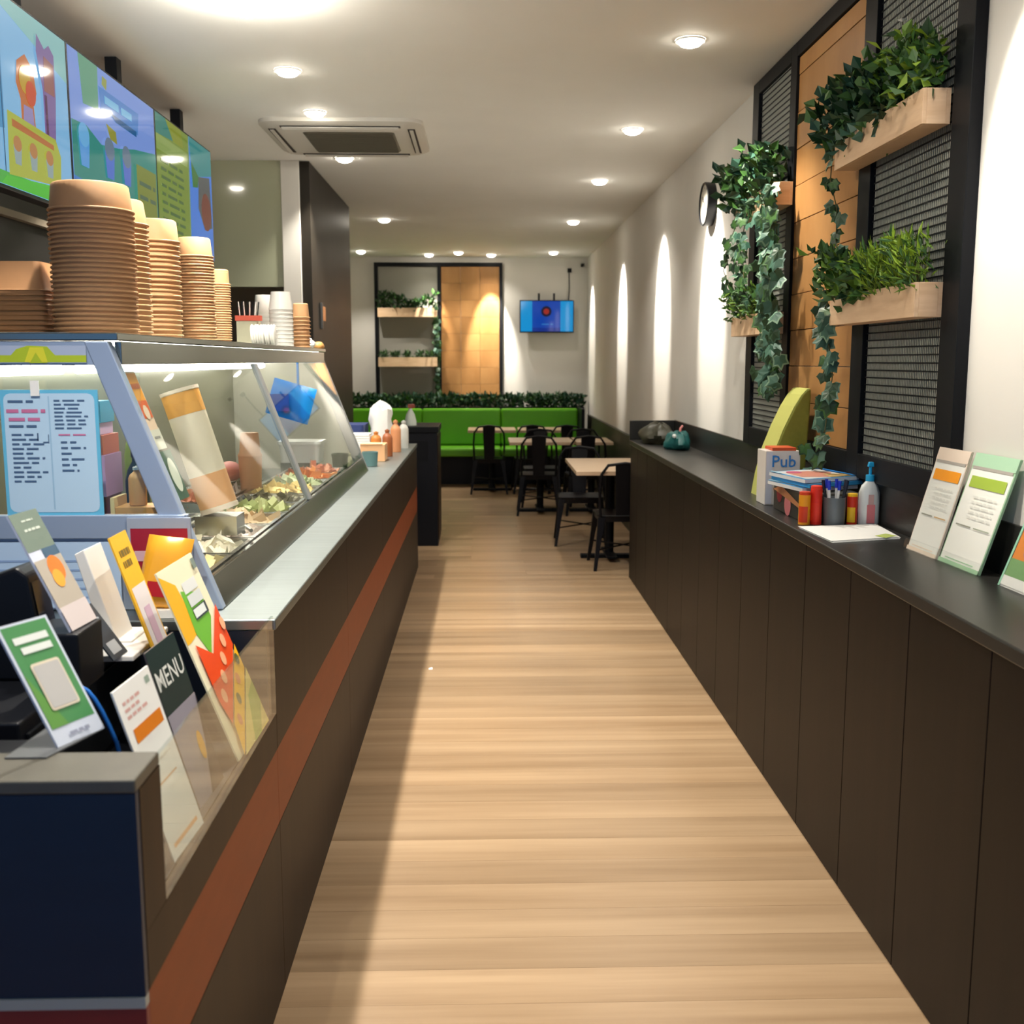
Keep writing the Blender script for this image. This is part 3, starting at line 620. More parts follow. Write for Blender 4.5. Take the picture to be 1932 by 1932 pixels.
# blue bag hung from the top rail near the far end
t = thing('blue_bag', 'bright blue packet hanging inside the far pane of the case', 'bag', (-0.88, 4.93, 1.21))
BL = M('blue_bag', rgb(0, 128, 220), 0.35); BL2 = M('blue_bag_dark', rgb(10, 70, 170), 0.35)
m_ = MB()
def pillow(m, c, u, v, n_, hu, hv, th, mat, nu=8, nv=8, wob=0.0):
    u, v, n_ = Vector(u).normalized(), Vector(v).normalized(), Vector(n_).normalized(); c = Vector(c); g = {}
    i0 = len(m.v); k = m.mi(mat)
    for s in (1, -1):
        for a in range(nu + 1):
            for b in range(nv + 1):
                p, q = -1 + 2 * a / nu, -1 + 2 * b / nv
                h = th * ((1 - abs(p) ** 3) * (1 - abs(q) ** 3)) ** 0.5 + 0.001
                g[s, a, b] = len(m.v); m.v.append(tuple(c + u * hu * p + v * hv * q + n_ * (s * h + wob * math.sin(5 * p + 3 * q) * (1 - abs(p)))))
    for s in (1, -1):
        for a in range(nu):
            for b in range(nv):
                f = (g[s, a, b], g[s, a + 1, b], g[s, a + 1, b + 1], g[s, a, b + 1]); m.f.append(f if s == 1 else f[::-1]); m.k.append(k)
    for a in range(nu):
        for b in (0, nv):
            f = (g[1, a, b], g[1, a + 1, b], g[-1, a + 1, b], g[-1, a, b]); m.f.append(f[::-1] if b == 0 else f); m.k.append(k)
    for b in range(nv):
        for a in (0, nu):
            f = (g[1, a, b], g[1, a, b + 1], g[-1, a, b + 1], g[-1, a, b]); m.f.append(f if a == 0 else f[::-1]); m.k.append(k)
    return m
pillow(m_, (-0.895, 4.98, 1.315), (1, -.15, -.28), (.30, 0, 1), (0.1, -1, 0), 0.105, 0.085, 0.018, BL, wob=0.004).build('bag', t, True)
bx('dark_flash', -0.99, 4.948, 1.27, -0.90, 4.95, 1.35, BL2, t); bx('hanger', -0.865, 4.975, 1.38, -0.855, 4.985, 1.492, BL, t)
t = thing('brown_cup_stack', 'stack of brown paper cups inside the case behind the pans', 'cup stack', (-0.95, 4.35, 0.926))
m_ = MB(); m_.lathe((-0.955, 4.35, 0.926), [(.040, 0), (.048, .19), (.050, .19), (.050, .194), (.043, .205), (.036, .285)], P(176, 128, 92), 20); m_.build('cups', t, True)
t = thing('food_tongs', 'grey kitchen tongs resting across the front pans', 'tongs', (-0.75, 3.17, 0.998))
m_ = MB(); m_.tube([(-0.845, 3.31, 1.025), (-0.76, 3.17, 1.012), (-0.70, 3.07, 1.006)], 0.006, STEEL, 8); m_.tube([(-0.835, 3.32, 1.025), (-0.74, 3.20, 1.014), (-0.685, 3.10, 1.006)], 0.006, STEEL, 8); m_.build('arms', t, True)
t = thing('ham_log', 'pink log of sliced ham on the rear pans', 'food', (-1.02, 4.33, 0.99))
m_ = MB(); m_.tube([(-1.06, 4.16, 1.045), (-1.055, 4.2, 1.05), (-1.05, 4.38, 1.05), (-1.05, 4.42, 1.045)], 0.042, P(206, 120, 110), 18); m_.build('ham', t, True)
for k in range(6):
    pass
t = thing('white_tub', 'white plastic tub with lid at the far end of the display case', 'tub', (-0.93, 5.42, 0.926))
m_ = MB(); m_.rings([rr(-1.02, 5.335, -0.83, 5.515, .02, .993), rr(-1.03, 5.325, -0.82, 5.525, .025, 1.085)], WHITEP); m_.build('body', t, True)
m_ = MB(); m_.rings([rr(-1.035, 5.32, -0.815, 5.53, .025, 1.085), rr(-1.035, 5.32, -0.815, 5.53, .025, 1.10)], PAPER); m_.build('lid', t, True)
m_ = MB(); m_.box(-1.02, 5.33, .927, -0.83, 5.52, .993, STEEL); m_.build('tray', t)
t = thing('green_pot', 'dark green round pot beside the white tub in the case', 'pot', (-0.745, 5.50, 0.926))
m_ = MB(); m_.lathe((-0.745, 5.50, .926), [(.036, 0), (.042, .085), (.045, .085), (.045, .10), (.038, .10), (.036, .08)], P(50, 66, 44), 18); m_.build('pot', t, True)
t = thing('cream_jar', 'small cream jar in the far corner of the case', 'jar', (-0.735, 5.62, 0.926))
m_ = MB(); m_.lathe((-0.735, 5.62, .926), [(.036, 0), (.038, .065), (.030, .075), (.032, .075), (.032, .09)], P(206, 206, 170), 18); m_.build('jar', t, True)
# things seen through the near end glass
def bottle(name, label, c, r, h, col, cap, capcol, cat='bottle'):
    t = thing(name, label, cat, c)
    MB().lathe(c, [(r * .96, 0), (r, .006), (r, h * .68), (r * .8, h * .78), (r * .38, h * .86), (r * .38, h * .90)], col, 18).build('body', t, True)
    MB().lathe((c[0], c[1], c[2] + h * .9), [(r * .46, 0), (r * .46, h * .07), (r * .2, h * .075), (r * .16, h * .10)], capcol, 14).build('cap', t, True)
    return t
t = thing('pump_bottle', 'amber sauce bottle with white cap in a wooden tray inside the case', 'bottle', (-0.84, 2.86, 1.06))
bottle_c = (-0.835, 2.86, 1.03)
bpy.data.objects.remove(t)
bottle('sauce_bottle', 'amber sauce bottle with white cap standing at the near end inside the case', (-0.842, 2.585, 1.153), 0.021, 0.095, P(190, 140, 84), None, WHITEP)
t = thing('wooden_tray', 'small wooden tray under the amber sauce bottle', 'tray', (-0.83, 2.585, .926))
bx('base', -0.885, 2.545, 1.120, -0.770, 2.63, 1.1515, P(190, 140, 80), t); bx('side', -0.895, 2.542, 1.120, -0.8855, 2.633, 1.175, P(216, 190, 140), t); bx('side', -0.7695, 2.542, 1.120, -0.76, 2.633, 1.175, P(216, 196, 150), t)
bx('stand', -0.87, 2.55, 0.926, -0.78, 2.625, 1.1195, STEEL, t)
t = thing('packet_stack', 'stack of maroon and violet packets behind the end glass', 'packet stack', (-1.02, 2.75, 0.926))
bx('packet', -1.08, 2.68, 1.0, -0.955, 2.80, 1.16, P(96, 30, 46), t); bx('packet', -1.075, 2.675, 1.161, -0.95, 2.80, 1.265, P(190, 150, 200), t); bx('packet', -1.08, 2.68, 1.266, -0.955, 2.80, 1.315, P(200, 110, 90), t)
bx('packet', -1.07, 2.68, 1.316, -0.965, 2.79, 1.345, P(220, 190, 230), t); bx('packet', -1.06, 2.69, 1.346, -0.96, 2.79, 1.40, P(70, 150, 190), t); bx('riser', -1.09, 2.66, .995, -0.94, 2.81, .9995, STEEL, t)
bottle('syrup_bottle', 'green bottle with pale cap behind the violet packets', (-0.955, 2.94, 1.0), 0.033, 0.36, P(120, 140, 60), None, P(220, 220, 200))
bottle('dark_bottle', 'dark teal bottle beside the near case post', (-0.905, 2.78, 1.0), 0.030, 0.28, P(30, 56, 60), None, P(30, 40, 44))
# menu whiteboard taped to the end glass, lime sticker above, notice below
def a_wb(A):
    b = P(96, 178, 214); A.rrect(0.0, 0.0, 1, 1, .09, b); A.rrect(.035, .028, .965, .972, .07, P(176, 206, 230))  # sheet tinted pale blue to stand for the daylight on it
    A.rect(.49, .05, .505, .95, P(150, 186, 214))
    ink, red = P(70, 96, 130), P(190, 110, 150)
    A.scrawl(.08, .34, .90, .018, ink); A.scrawl(.06, .46, .82, .028, red); A.scrawl(.08, .40, .755, .026, red); A.scrawl(.08, .38, .705, .018, ink)
    for k in range(11): A.scrawl(.10, random.uniform(.30, .46), .64 - k * .037, .014, ink)
    for k in range(8): A.scrawl(.55, random.uniform(.8, .92), .91 - k * .031, .012, ink)
    A.scrawl(.58, .86, .64, .012, red)
    for k in range(6): A.scrawl(.60, random.uniform(.74, .90), .58 - k * .045, .015, ink)
    A.rect(.36, .60, .375, .66, ink); A.rect(.42, .585, .48, .592, ink); A.rect(.475, .585, .482, .65, ink)
card('whiteboard_menu', 'handwritten menu sheet in a light blue rounded frame on the case end', 'menu', (-1.118, 2.494, 1.140), (-0.894, 2.494, 1.140), (-1.118, 2.494, 1.434), a_wb, P(96, 178, 214), th=0.004)
m_ = MB(); m_.box(-1.045, 2.4885, 1.42, -1.025, 2.4905, 1.455, WHITEP); tag(m_.build('tape_strip'), 'strip of clear tape holding the top of the handwritten menu', 'tape')
def a_st(A):
    pts = [(0, .05), (.42, .05), (.40, 0), (.60, 0), (.58, .05), (1, .05), (1, .45), (.68, .45), (.60, .95), (.40, 1.0), (.28, .80), (.22, .45), (0, .45)]
    A.poly(pts, P(164, 184, 40)); A.poly([(.36, .05), (.42, .05), (.48, .6), (.54, .05), (.60, .05), (.56, .9), (.42, .9)], P(206, 204, 50))
def a_none(A): pass
tag_ = card('logo_sticker', 'lime green leaf-shaped sticker strip on the case end rail', 'sticker', (-1.135, 2.4945, 1.495), (-0.915, 2.4945, 1.495), (-1.135, 2.4945, 1.535), a_st, P(160, 174, 200), th=0.0004)
def a_no(A):
    A.rect(.05, .04, .95, .88, P(150, 24, 48)); A.rect(.05, .88, .95, .97, P(150, 160, 176)); A.rect(.1, .5, .9, .62, P(206, 170, 180)); A.scrawl(.15, .85, .3, .05, P(220, 180, 190))
card('framed_notice', 'grey framed notice with a dark red sheet below the case end glass', 'notice', (-0.838, 2.482, 0.93), (-0.690, 2.482, 0.93), (-0.838, 2.482, 1.135), a_no, P(150, 160, 178), th=0.008)
t = thing('price_list', 'pale blue price list sheet on the lower case end', 'sheet', (-1.0, 2.48, 0.92))
m_ = MB(); m_.box(-1.30, 2.4865, 0.92, -0.86, 2.4875, 1.078, P(170, 196, 226)); m_.build('sheet', t)
m_ = MB()
for k in range(5): m_.box(-1.16, 2.4858, 1.03 - k * .022, random.uniform(-.98, -.90), 2.4864, 1.035 - k * .022, P(130, 156, 196))
m_.build('print', t)

# ------------------------------------------------------------------ paper bowls stacked upside down on the case
TOPZ = 1.5655
def bowl_mesh(r0, r1, h, round_=True):
    m = MB()
    if round_: m.lathe((0, 0, 0), [(r1 - .004, .0005), (r1 + .0025, 0), (r1 + .0035, .003), (r1 + .0015, .0055), (r1 - .002, .006), (r0 + .002, h - .004), (r0 - .002, h), (r0 * .5, h - .001)], KRAFT, 36, False, True)
    else:
        def rc(a, b, z): return rr(-a, -b, a, b, .018, z, 3)
        k = r0 / r1
        m.rings([rc(r1, r1 * .8, 0), rc(r1 + .003, r1 * .8 + .003, .002), rc(r1, r1 * .8, .006), rc(r0, r0 * .8, h)], KRAFTD, False, True)
    me_o = m.build('paper_bowl', None, True, origin=(0, 0, 0)); return me_o
def bowl_stack(x, y_, n, dz, r0, r1, h, where, round_=True):
    src = None
    for k in range(n):
        if src is None: o = src = bowl_mesh(r0, r1, h, round_)
        else: o = src.copy(); COL.objects.link(o)
        o.location = (x + random.uniform(-.0012, .0012), y_ + random.uniform(-.0012, .0012), TOPZ + k * dz); o.rotation_euler = (0, 0, random.uniform(0, 6) if round_ else random.uniform(-.02, .02))
        if k == n - 1: tag(o, 'topmost upturned kraft %s of the %s on the food case' % ('bowl' if round_ else 'tub', where), 'bowl', 'bowls of the ' + where)
        else: tag(o, 'kraft paper %s nested upside down in the %s' % ('bowl' if round_ else 'tub', where), 'bowl', 'bowls of the ' + where)
bowl_stack(-0.995, 2.80, 27, 0.0118, 0.091, 0.1015, 0.068, 'widest and tallest stack')
bowl_stack(-1.215, 2.87, 10, 0.0125, 0.078, 0.094, 0.075, 'low tub stack', False)
bowl_stack(-1.066, 3.22, 22, 0.0155, 0.068, 0.081, 0.072, 'bright stack behind the widest one')
bowl_stack(-1.085, 3.62, 21, 0.0160, 0.069, 0.079, 0.072, 'third stack, bright too')
bowl_stack(-1.068, 4.05, 30, 0.0108, 0.056, 0.066, 0.070, 'fourth stack of medium bowls')
bowl_stack(-1.092, 4.50, 26, 0.0098, 0.038, 0.044, 0.062, 'narrow fifth stack')
bowl_stack(-0.902, 5.36, 9, 0.0180, 0.034, 0.043, 0.072, 'small bright end stack')
# lids, packets and cutlery holder between the stacks
CLEARP = M('cloudy_plastic', (0.72, 0.70, 0.66), 0.18, coat=0.5)
lidm = None
for k in range(9):
    if lidm is None:
        lidm = MB().lathe((0, 0, 0), [(.048, 0), (.050, .003), (.046, .008), (.040, .010)], CLEARP, 24).build('plastic_lid', None, True, origin=(0, 0, 0)); o = lidm
    else: o = lidm.copy(); COL.objects.link(o)
    o.rotation_euler = (0, math.radians(88 + random.uniform(-4, 4)), 0); o.location = (-1.05 + k * .012, 4.92 + (k % 2) * .01, TOPZ + .0505)
    tag(o, 'clear plastic lid standing on edge in the row behind the narrow stack', 'lid', 'plastic lids on the case')
t = thing('clear_cup_stack', 'stack of cloudy plastic cups behind the kraft stacks', 'cup stack', (-0.955, 5.12, TOPZ))
m_ = MB()
for k in range(10): m_.lathe((-0.955, 5.12, TOPZ + k * .019), [(.055, 0), (.057, .003), (.045, .085)], CLEARP, 20, False, True)
m_.build('cups', t, True)
t = thing('clear_cup_stack', 'second stack of cloudy plastic cups, just behind the first', 'cup stack', (-1.06, 5.26, TOPZ))
m_ = MB()
for k in range(9): m_.lathe((-1.06, 5.26, TOPZ + k * .020), [(.050, 0), (.052, .003), (.042, .09)], CLEARP, 20, False, True)
m_.build('cups', t, True)
t = thing('cutlery_box', 'open white carton with a red flap holding dark cutlery on the case', 'carton', (-1.10, 5.10, TOPZ))
bx('carton', -1.155, 5.07, TOPZ, -1.06, 5.16, TOPZ + .12, P(200, 196, 170), t); bx('red_flap', -1.16, 5.065, TOPZ + .121, -1.04, 5.10, TOPZ + .145, P(206, 90, 70), t)
m_ = MB()
for k in range(8): m_.tube([(-1.145 + k * .011, 5.11, TOPZ + .12), (-1.15 + k * .013, 5.11 + random.uniform(-.02, .02), TOPZ + .21)], .003, BLACKP if k % 2 else CLEARP, 6)
m_.build('cutlery', t, kind='stuff')
t = thing('white_bag', 'crumpled white plastic bag lying at the far end of the case top', 'bag', (-0.925, 5.56, TOPZ))
def lump(mb, c, r, mat, seed, n=18, e=10, rough_=.18, flat=True):
    random.seed(seed); ph = [random.uniform(0, 6) for _ in range(8)]; rs = []
    for a in range(e + 1):
        th = PI * (a + .02) / (e + .04); ring_ = []
        for q in range(n):
            f = 2 * PI * q / n
            k = 1 + rough_ * (math.sin(3 * f + ph[0] + 2 * th) + math.sin(5 * f + ph[1] - 3 * th) * .6 + math.sin(8 * f + ph[2] + 5 * th) * .35 + math.sin(6 * th + ph[3]) * .3)
            z = -math.cos(th) * k
            if flat: z = max(z, -.5)
            ring_.append((c[0] + r[0] * math.sin(th) * math.cos(f) * k, c[1] + r[1] * math.sin(th) * math.sin(f) * k, c[2] + r[2] * (z + .5) / 1.5))
        rs.append(ring_)
    return mb.rings(rs, mat)
lump(MB(), (-0.925, 5.56, TOPZ), (.06, .06, .05), WHITEP, 3).build('bag', t, True)
t = thing('bread_roll', 'small golden bread roll at the far corner of the case top', 'food', (-0.865, 5.69, TOPZ))
lump(MB(), (-0.868, 5.685, TOPZ), (.028, .035, .035), P(206, 150, 84), 5, rough_=.05).build('roll', t, True)

# ------------------------------------------------------------------ menu screens
def EM(r, g, b, k=0.75):
    n = 'screen_%d_%d_%d' % (r, g, b)
    if n in MC: return MC[n]
    m = M(n, rgb(r, g, b), 0.06, emit=k); m.node_tree.nodes['Principled BSDF'].inputs['Base Color'].default_value = (.004, .004, .004, 1); return m
TX = -1.435; TZ0, TZ1 = 2.013, 2.593
def screen(y0, y1, label, art, rods):
    t = thing('menu_screen', label, 'screen', (TX, (y0 + y1) / 2, TZ0))
    bx('housing', TX - 0.05, y0 + .001, TZ0, TX, y1 - .001, TZ1, BLACKP, t, bevel=.002)
    A = Art((TX, y0 + .008, TZ0 + .012), (TX, y1 - .008, TZ0 + .012), (TX, y0 + .008, TZ1 - .008)); art(A); A.build(t, 'display')
    for r in rods: bx('hanging_bracket', -1.615, r - .03, TZ1 - .25, -1.565, r + .03, CEIL - .002, BLACKM, t), bx('bracket_arm', -1.565, r - .02, TZ1 - .22, TX - .051, r + .02, TZ1 - .17, BLACKM, t)
    return t
def cup(A, u, v, s, c1, c2):
    A.poly([(u - .035 * s, v), (u + .035 * s, v), (u + .05 * s, v + .16 * s), (u - .05 * s, v + .16 * s)], c1); A.disc(u, v + .18 * s, .05 * s, c2, 14, .8)
def s1(A):
    A.rect(0, 0, 1, 1, EM(132, 190, 232)); A.poly([(0, .8), (.45, .95), (1, .75), (1, 1), (0, 1)], EM(140, 196, 196)); A.poly([(0, .2), (.46, .3), (.46, .8), (0, .8)], EM(70, 150, 200)); A.rect(.445, .05, .452, 1, EM(40, 90, 130))
    A.poly([(.59, .36), (.70, .36), (.69, .50), (.72, .58), (.70, .70), (.64, .76), (.575, .70), (.56, .58), (.59, .5)], EM(196, 112, 60)); A.poly([(.60, .36), (.69, .36), (.68, .48), (.61, .48)], EM(150, 140, 190)); A.disc(.63, .62, .045, EM(196, 160, 50)); A.disc(.67, .56, .04, EM(206, 80, 50))
    A.poly([(.77, .36), (.86, .36), (.88, .62), (.88, .86), (.84, .90), (.80, .86), (.74, .92), (.73, .82), (.77, .62)], EM(128, 104, 160)); A.poly([(.78, .62), (.87, .62), (.87, .80), (.79, .82)], EM(150, 96, 96)); A.rect(.78, .36, .80, .60, EM(90, 50, 90))
    A.rect(0, 0, 1, .07, EM(70, 180, 70)); A.poly([(.40, 0), (.95, 0), (.90, .10), (.44, .05)], EM(80, 196, 60))
    A.poly([(.46, .06), (.84, .10), (.88, .14), (.89, .28), (.85, .37), (.47, .40)], EM(176, 186, 74))
    A.poly([(.50, .325), (.83, .30), (.83, .33), (.50, .365)], EM(186, 110, 60))
    for u in (.53, .65, .78): cup(A, u, .13, .62, EM(150, 170, 170), EM(186, 130, 80))
def s2(A):
    A.rect(0, 0, 1, 1, EM(124, 156, 226)); A.poly([(.10, 1), (.30, 1), (.29, .72), (.13, .70)], EM(96, 160, 132))
    A.poly([(.30, .88), (.78, .88), (.76, .72), (.32, .73)], EM(76, 136, 208)); A.poly([(.42, .755), (.74, .74), (.74, .70), (.48, .71)], EM(30, 96, 150)); A.scrawl(.36, .70, .79, .05, EM(120, 190, 230))
    A.poly([(0, .56), (.15, .57), (.3, .50), (.5, .54), (.7, .60), (1, .66), (1, .14), (0, .22)], EM(52, 142, 132))
    A.poly([(0, .22), (1, .14), (1, 0), (0, 0)], EM(60, 130, 206)); A.poly([(0, .20), (.5, .17), (.5, .13), (0, .15)], EM(30, 104, 170))
    A.poly([(.36, .66), (.47, .64), (.48, .56), (.40, .57)], EM(150, 150, 60)); A.poly([(.34, .96), (.39, .95), (.38, .88), (.33, .90)], EM(150, 160, 80))
    for u, v, c in ((.11, .30, EM(90, 160, 226)), (.38, .30, EM(80, 120, 210)), (.58, .31, EM(90, 120, 206))): cup(A, u, v, 1.1, c, EM(110, 130, 150) if u > .2 else EM(110, 180, 230))
    A.rect(.70, .14, .97, .50, EM(128, 140, 64)); A.scrawl(.73, .95, .36, .03, EM(80, 110, 90)); A.scrawl(.73, .95, .26, .03, EM(80, 110, 90))
def s3(A):
    A.rect(0, 0, 1, 1, EM(122, 146, 62)); A.poly([(0, 1), (.16, 1), (.28, .86), (.0, .84)], EM(50, 130, 120)); A.poly([(.16, 1), (.42, 1), (.46, .86), (.28, .86)], EM(136, 148, 50)); A.rect(0, .72, .52, .84, EM(146, 168, 96))
    for k in range(9): A.scrawl(.06, .44, .64 - k * .065, .025, EM(76, 108, 66))
    A.poly([(.54, 0), (1, 0), (1, 1), (.56, 1)], EM(72, 130, 220)); A.poly([(.56, 1), (1, 1), (1, .78), (.72, .70), (.58, .80)], EM(56, 140, 140)); A.poly([(.72, .70), (.95, .75), (.98, .30), (.82, .25), (.70, .42)], EM(90, 96, 96)); A.disc(.86, .42, .10, EM(120, 70, 60)); A.poly([(.58, .8), (.72, .7), (.70, .60), (.60, .58)], EM(60, 120, 60))
screen(2.905, 3.878, 'near menu screen showing an orange sundae and a yellow meal panel', s1, (3.82,))
screen(3.882, 4.868, 'middle menu screen with a blue banner over green and blue cups', s2, (4.835,))
screen(4.872, 5.835, 'far menu screen with an olive green price list and a blue drink photo', s3, (5.79,))

# ------------------------------------------------------------------ cards and till things in the near well
WZ = 0.6905
def a_green(A):
    A.rect(.05, .14, .95, .98, P(74, 140, 84)); A.poly([(.05, .14), (.4, .14), (.05, .6)], P(96, 150, 70)); A.rect(.16, .83, .84, .885, P(226, 232, 226)); A.rect(.22, .745, .82, .80, P(226, 232, 226))
    A.rrect(.22, .27, .80, .66, .05, P(226, 214, 190)); A.rrect(.25, .29, .77, .64, .03, P(190, 188, 184)); A.scrawl(.3, .75, .05, .03, P(150, 156, 176))
gs = card('green_sign', 'green and white sign card leaning on the grey end slab', 'sign', (-0.637, 1.536, .9282), (-0.598, 1.620, .9282), (-0.717, 1.535, 1.112), a_green, P(206, 214, 228), th=.004)
MB().prism([(-0.700, 1.498, .9256), (-0.640, 1.498, .9256), (-0.600, 1.62, .9256), (-0.69, 1.63, .9256)], (0, 0, .0022), M('grey_acrylic', (.10, .105, .11), .3)).build('foot', gs)
def a_dl(A):
    for k, q in enumerate((.90, .86, .82)): A.scrawl(.12, random.uniform(.55, .75), q, .018, P(214, 170, 164))
    A.rect(.80, .92, .92, .96, P(150, 170, 156)); A.rect(.14, .68, .92, .76, P(222, 126, 22)); A.rect(.16, .40, .80, .41, P(226, 180, 140)); A.scrawl(.2, .8, .52, .01, P(220, 214, 206)); A.rect(.1, .06, .85, .085, P(240, 180, 130))
card('price_leaflet', 'tall white leaflet with an orange bar standing behind the counter glass', 'leaflet', (-0.506, 1.645, WZ), (-0.498, 1.795, WZ), (-0.578, 1.605, .99), a_dl, PAPER)
def a_menu(A):
    A.rect(0, .60, 1, 1, P(28, 50, 50)); A.text('MENU', .5, .80, .052, P(226, 230, 226)); A.rect(0, 0, 1, .60, P(150, 146, 160)); A.poly([(.5, 0), (1, 0), (1, .6), (.82, .3)], P(36, 34, 44)); A.disc(.66, .30, .10, P(226, 166, 40), 14, 2.0)
card('menu_card', 'dark menu card headed MENU between the white leaflet and red flyer', 'menu', (-0.520, 1.850, WZ), (-0.514, 2.000, WZ), (-0.592, 1.81, .995), a_menu, P(110, 100, 96))
def a_red(A):
    A.rect(0, 0, 1, 1, P(232, 226, 196)); A.poly([(0, .62), (0, .98), (.30, .90), (.38, .64), (.10, .62)], P(232, 172, 20)); A.poly([(.28, .64), (.42, .50), (.80, .66), (.80, .80), (.34, .86)], P(104, 176, 50))
    for v, c in ((.86, P(216, 220, 220)), (.79, P(204, 210, 212)), (.72, P(44, 60, 70))): A.rect(.42, v - .03, .80, v + .03, c)
    A.rect(.42, .70, .74, .745, P(220, 228, 228)); A.rect(.86, .92, .96, .975, P(120, 136, 128))
    A.poly([(.12, .60), (.44, .50), (1, .70), (1, .46), (.18, .16), (.10, .30)], P(224, 72, 20))
    for k in range(5): A.disc(.26 + .17 * k, .30 + .073 * k, .065, P(236, 170, 130), 12)
    A.poly([(.18, .16), (1, .46), (1, .32), (.10, 0)], P(236, 178, 20)); 
    for k in range(4): A.disc(.34 + .18 * k, .15 + .08 * k, .055, P(90, 96, 60) if k % 2 else P(206, 120, 80), 12)
    A.poly([(.1, 0), (1, .32), (1, 0)], P(214, 196, 110)); A.poly([(.45, 0), (.75, .2), (1, .24), (1, .12), (.7, 0)], P(150, 170, 70))
card('food_flyer', 'tall red, green and yellow food flyer standing half behind the counter glass', 'flyer', (-0.502, 2.085, WZ), (-0.498, 2.325, WZ), (-0.657, 2.10, 1.078), a_red, P(232, 226, 196))
def a_yel(A):
    A.rect(0, 0, 1, 1, P(236, 182, 40)); A.scrawl(.2, .8, .90, .03, P(110, 90, 30)); A.scrawl(.2, .7, .85, .03, P(110, 90, 30)); A.rect(.12, .42, .94, .76, P(226, 222, 226)); A.rect(.34, .48, .70, .66, P(206, 176, 200)); A.rect(.05, .38, 1, .41, P(214, 90, 60)); A.rect(.2, .02, .95, .36, P(214, 200, 200))
card('yellow_leaflet', 'narrow yellow leaflet with a white panel behind the menu card', 'leaflet', (-0.612, 2.15, WZ), (-0.616, 2.262, WZ), (-0.764, 2.15, 1.142), a_yel, P(236, 182, 40))
def a_tall(A):
    A.rect(0, .68, 1, 1, P(110, 126, 116)); A.scrawl(.3, .7, .92, .015, P(190, 200, 190)); A.scrawl(.25, .8, .84, .02, P(200, 210, 200)); A.rect(.45, .60, 1, .68, P(64, 92, 116)); A.rect(0, .2, 1, .60, P(170, 162, 150)); A.disc(.6, .50, .26, P(226, 120, 50), 16); A.disc(.5, .42, .18, P(236, 160, 60), 16); A.rect(0, 0, 1, .2, P(200, 190, 190))
card('grey_flyer', 'tall grey-green food flyer leaning highest of the till cards', 'flyer', (-0.752, 1.90, 1.012), (-0.744, 2.0, 1.012), (-0.850, 1.895, 1.226), a_tall, P(196, 204, 222), th=.004)
t = thing('card_block', 'small black block holding up the grey-green flyer', 'holder', (-0.78, 1.95, .896))
bx('block', -0.83, 1.885, .8965, -0.735, 2.01, 1.011, BLACKP, t, bevel=.004)
t = thing('till_box', 'low black till drawer under the cards in the counter well', 'till', (-0.95, 2.0, WZ))
bx('drawer', -1.30, 1.74, WZ, -0.785, 2.37, .895, BLACKP, t, bevel=.004); bx('drawer_front', -0.784, 1.76, WZ + .02, -0.777, 2.35, .87, BLACKM, t, bevel=.002)
t = thing('printer_box', 'black receipt printer behind the green sign', 'printer', (-0.9, 1.63, WZ))
bx('body', -1.20, 1.55, WZ, -0.72, 1.70, .885, BLACKP, t, bevel=.012); bx('paper_slot', -1.05, 1.57, .8855, -0.80, 1.60, .8885, M('slot_grey', (.05, .05, .05), .5), t)
t = thing('payment_terminal', 'black card payment terminal with a dark screen standing on the till', 'payment terminal', (-0.93, 2.05, .896))
MB().prism([(-1.02, 1.98, .896), (-0.835, 1.98, .896), (-0.835, 1.98, .93), (-0.86, 1.98, 1.10), (-0.88, 1.98, 1.115), (-0.95, 1.98, 1.09)], (0, .085, 0), BLACKP).build('body', t, bevel=.006)
A = Art((-0.8355, 1.99, .955), (-0.8355, 2.055, .955), (-0.8565, 1.99, 1.085)); A.rect(0, 0, 1, 1, M('dark_screen', (.02, .025, .04), .1)); A.build(t, 'display'); A = Art((-1.0, 1.9795, .90), (-0.9, 1.9795, .90), (-1.0, 1.9795, .94)); A.rect(.0, .2, .3, .8, P(200, 40, 40)); A.build(t, 'red_mark')
t = thing('leaflet_holder', 'white leaflet holder with a folded foot standing on the till', 'holder', (-0.80, 2.24, .896))
MB().prism([(-0.855, 2.20, 1.10), (-0.835, 2.20, 1.11), (-0.775, 2.20, .915), (-0.745, 2.20, .915), (-0.745, 2.20, .897), (-0.80, 2.20, .897)], (0, .10, 0), WHITEP).build('plate', t, bevel=.002)
bx('foot', -0.84, 2.10, .897, -0.71, 2.34, .910, WHITEP, t, bevel=.003)
def a_dk(A): A.rect(0, 0, 1, 1, P(46, 58, 70)); A.rect(.2, .08, .8, .30, P(170, 176, 182)); A.scrawl(.2, .8, .7, .05, P(150, 160, 170))
card('dark_price_tag', 'small dark slate price tag leaning beside the white leaflet holder', 'price tag', (-0.735, 2.06, .9115), (-0.731, 2.13, .9115), (-0.80, 2.05, 1.015), a_dk, P(46, 58, 70))
t = thing('snack_pouch', 'yellow and red glossy snack pouch under the framed notice', 'pouch', (-0.74, 2.43, .911))
m_ = MB(); pillow(m_, (-0.742, 2.435, 1.015), (1, 0, -.12), (.25, .05, 1), (0, -1, 0), .052, .085, .020, M('pouch_yellow', rgb(240, 172, 50), .25), wob=.002); m_.build('pouch', t, True)
A = Art((-0.785, 2.412, .965), (-0.690, 2.412, .955), (-0.778, 2.412, 1.000)); A.rect(.05, 0, .95, 1, P(176, 24, 40, 30)); A.disc(.6, .7, .14, P(240, 236, 220)); A.build(t, 'red_band'); bx('stand', -0.79, 2.412, .911, -0.70, 2.45, .93, WHITEP, t)
t = thing('blue_cable', 'blue data cable looping behind the white leaflet', 'cable', (-0.68, 1.78, WZ))
pts = []
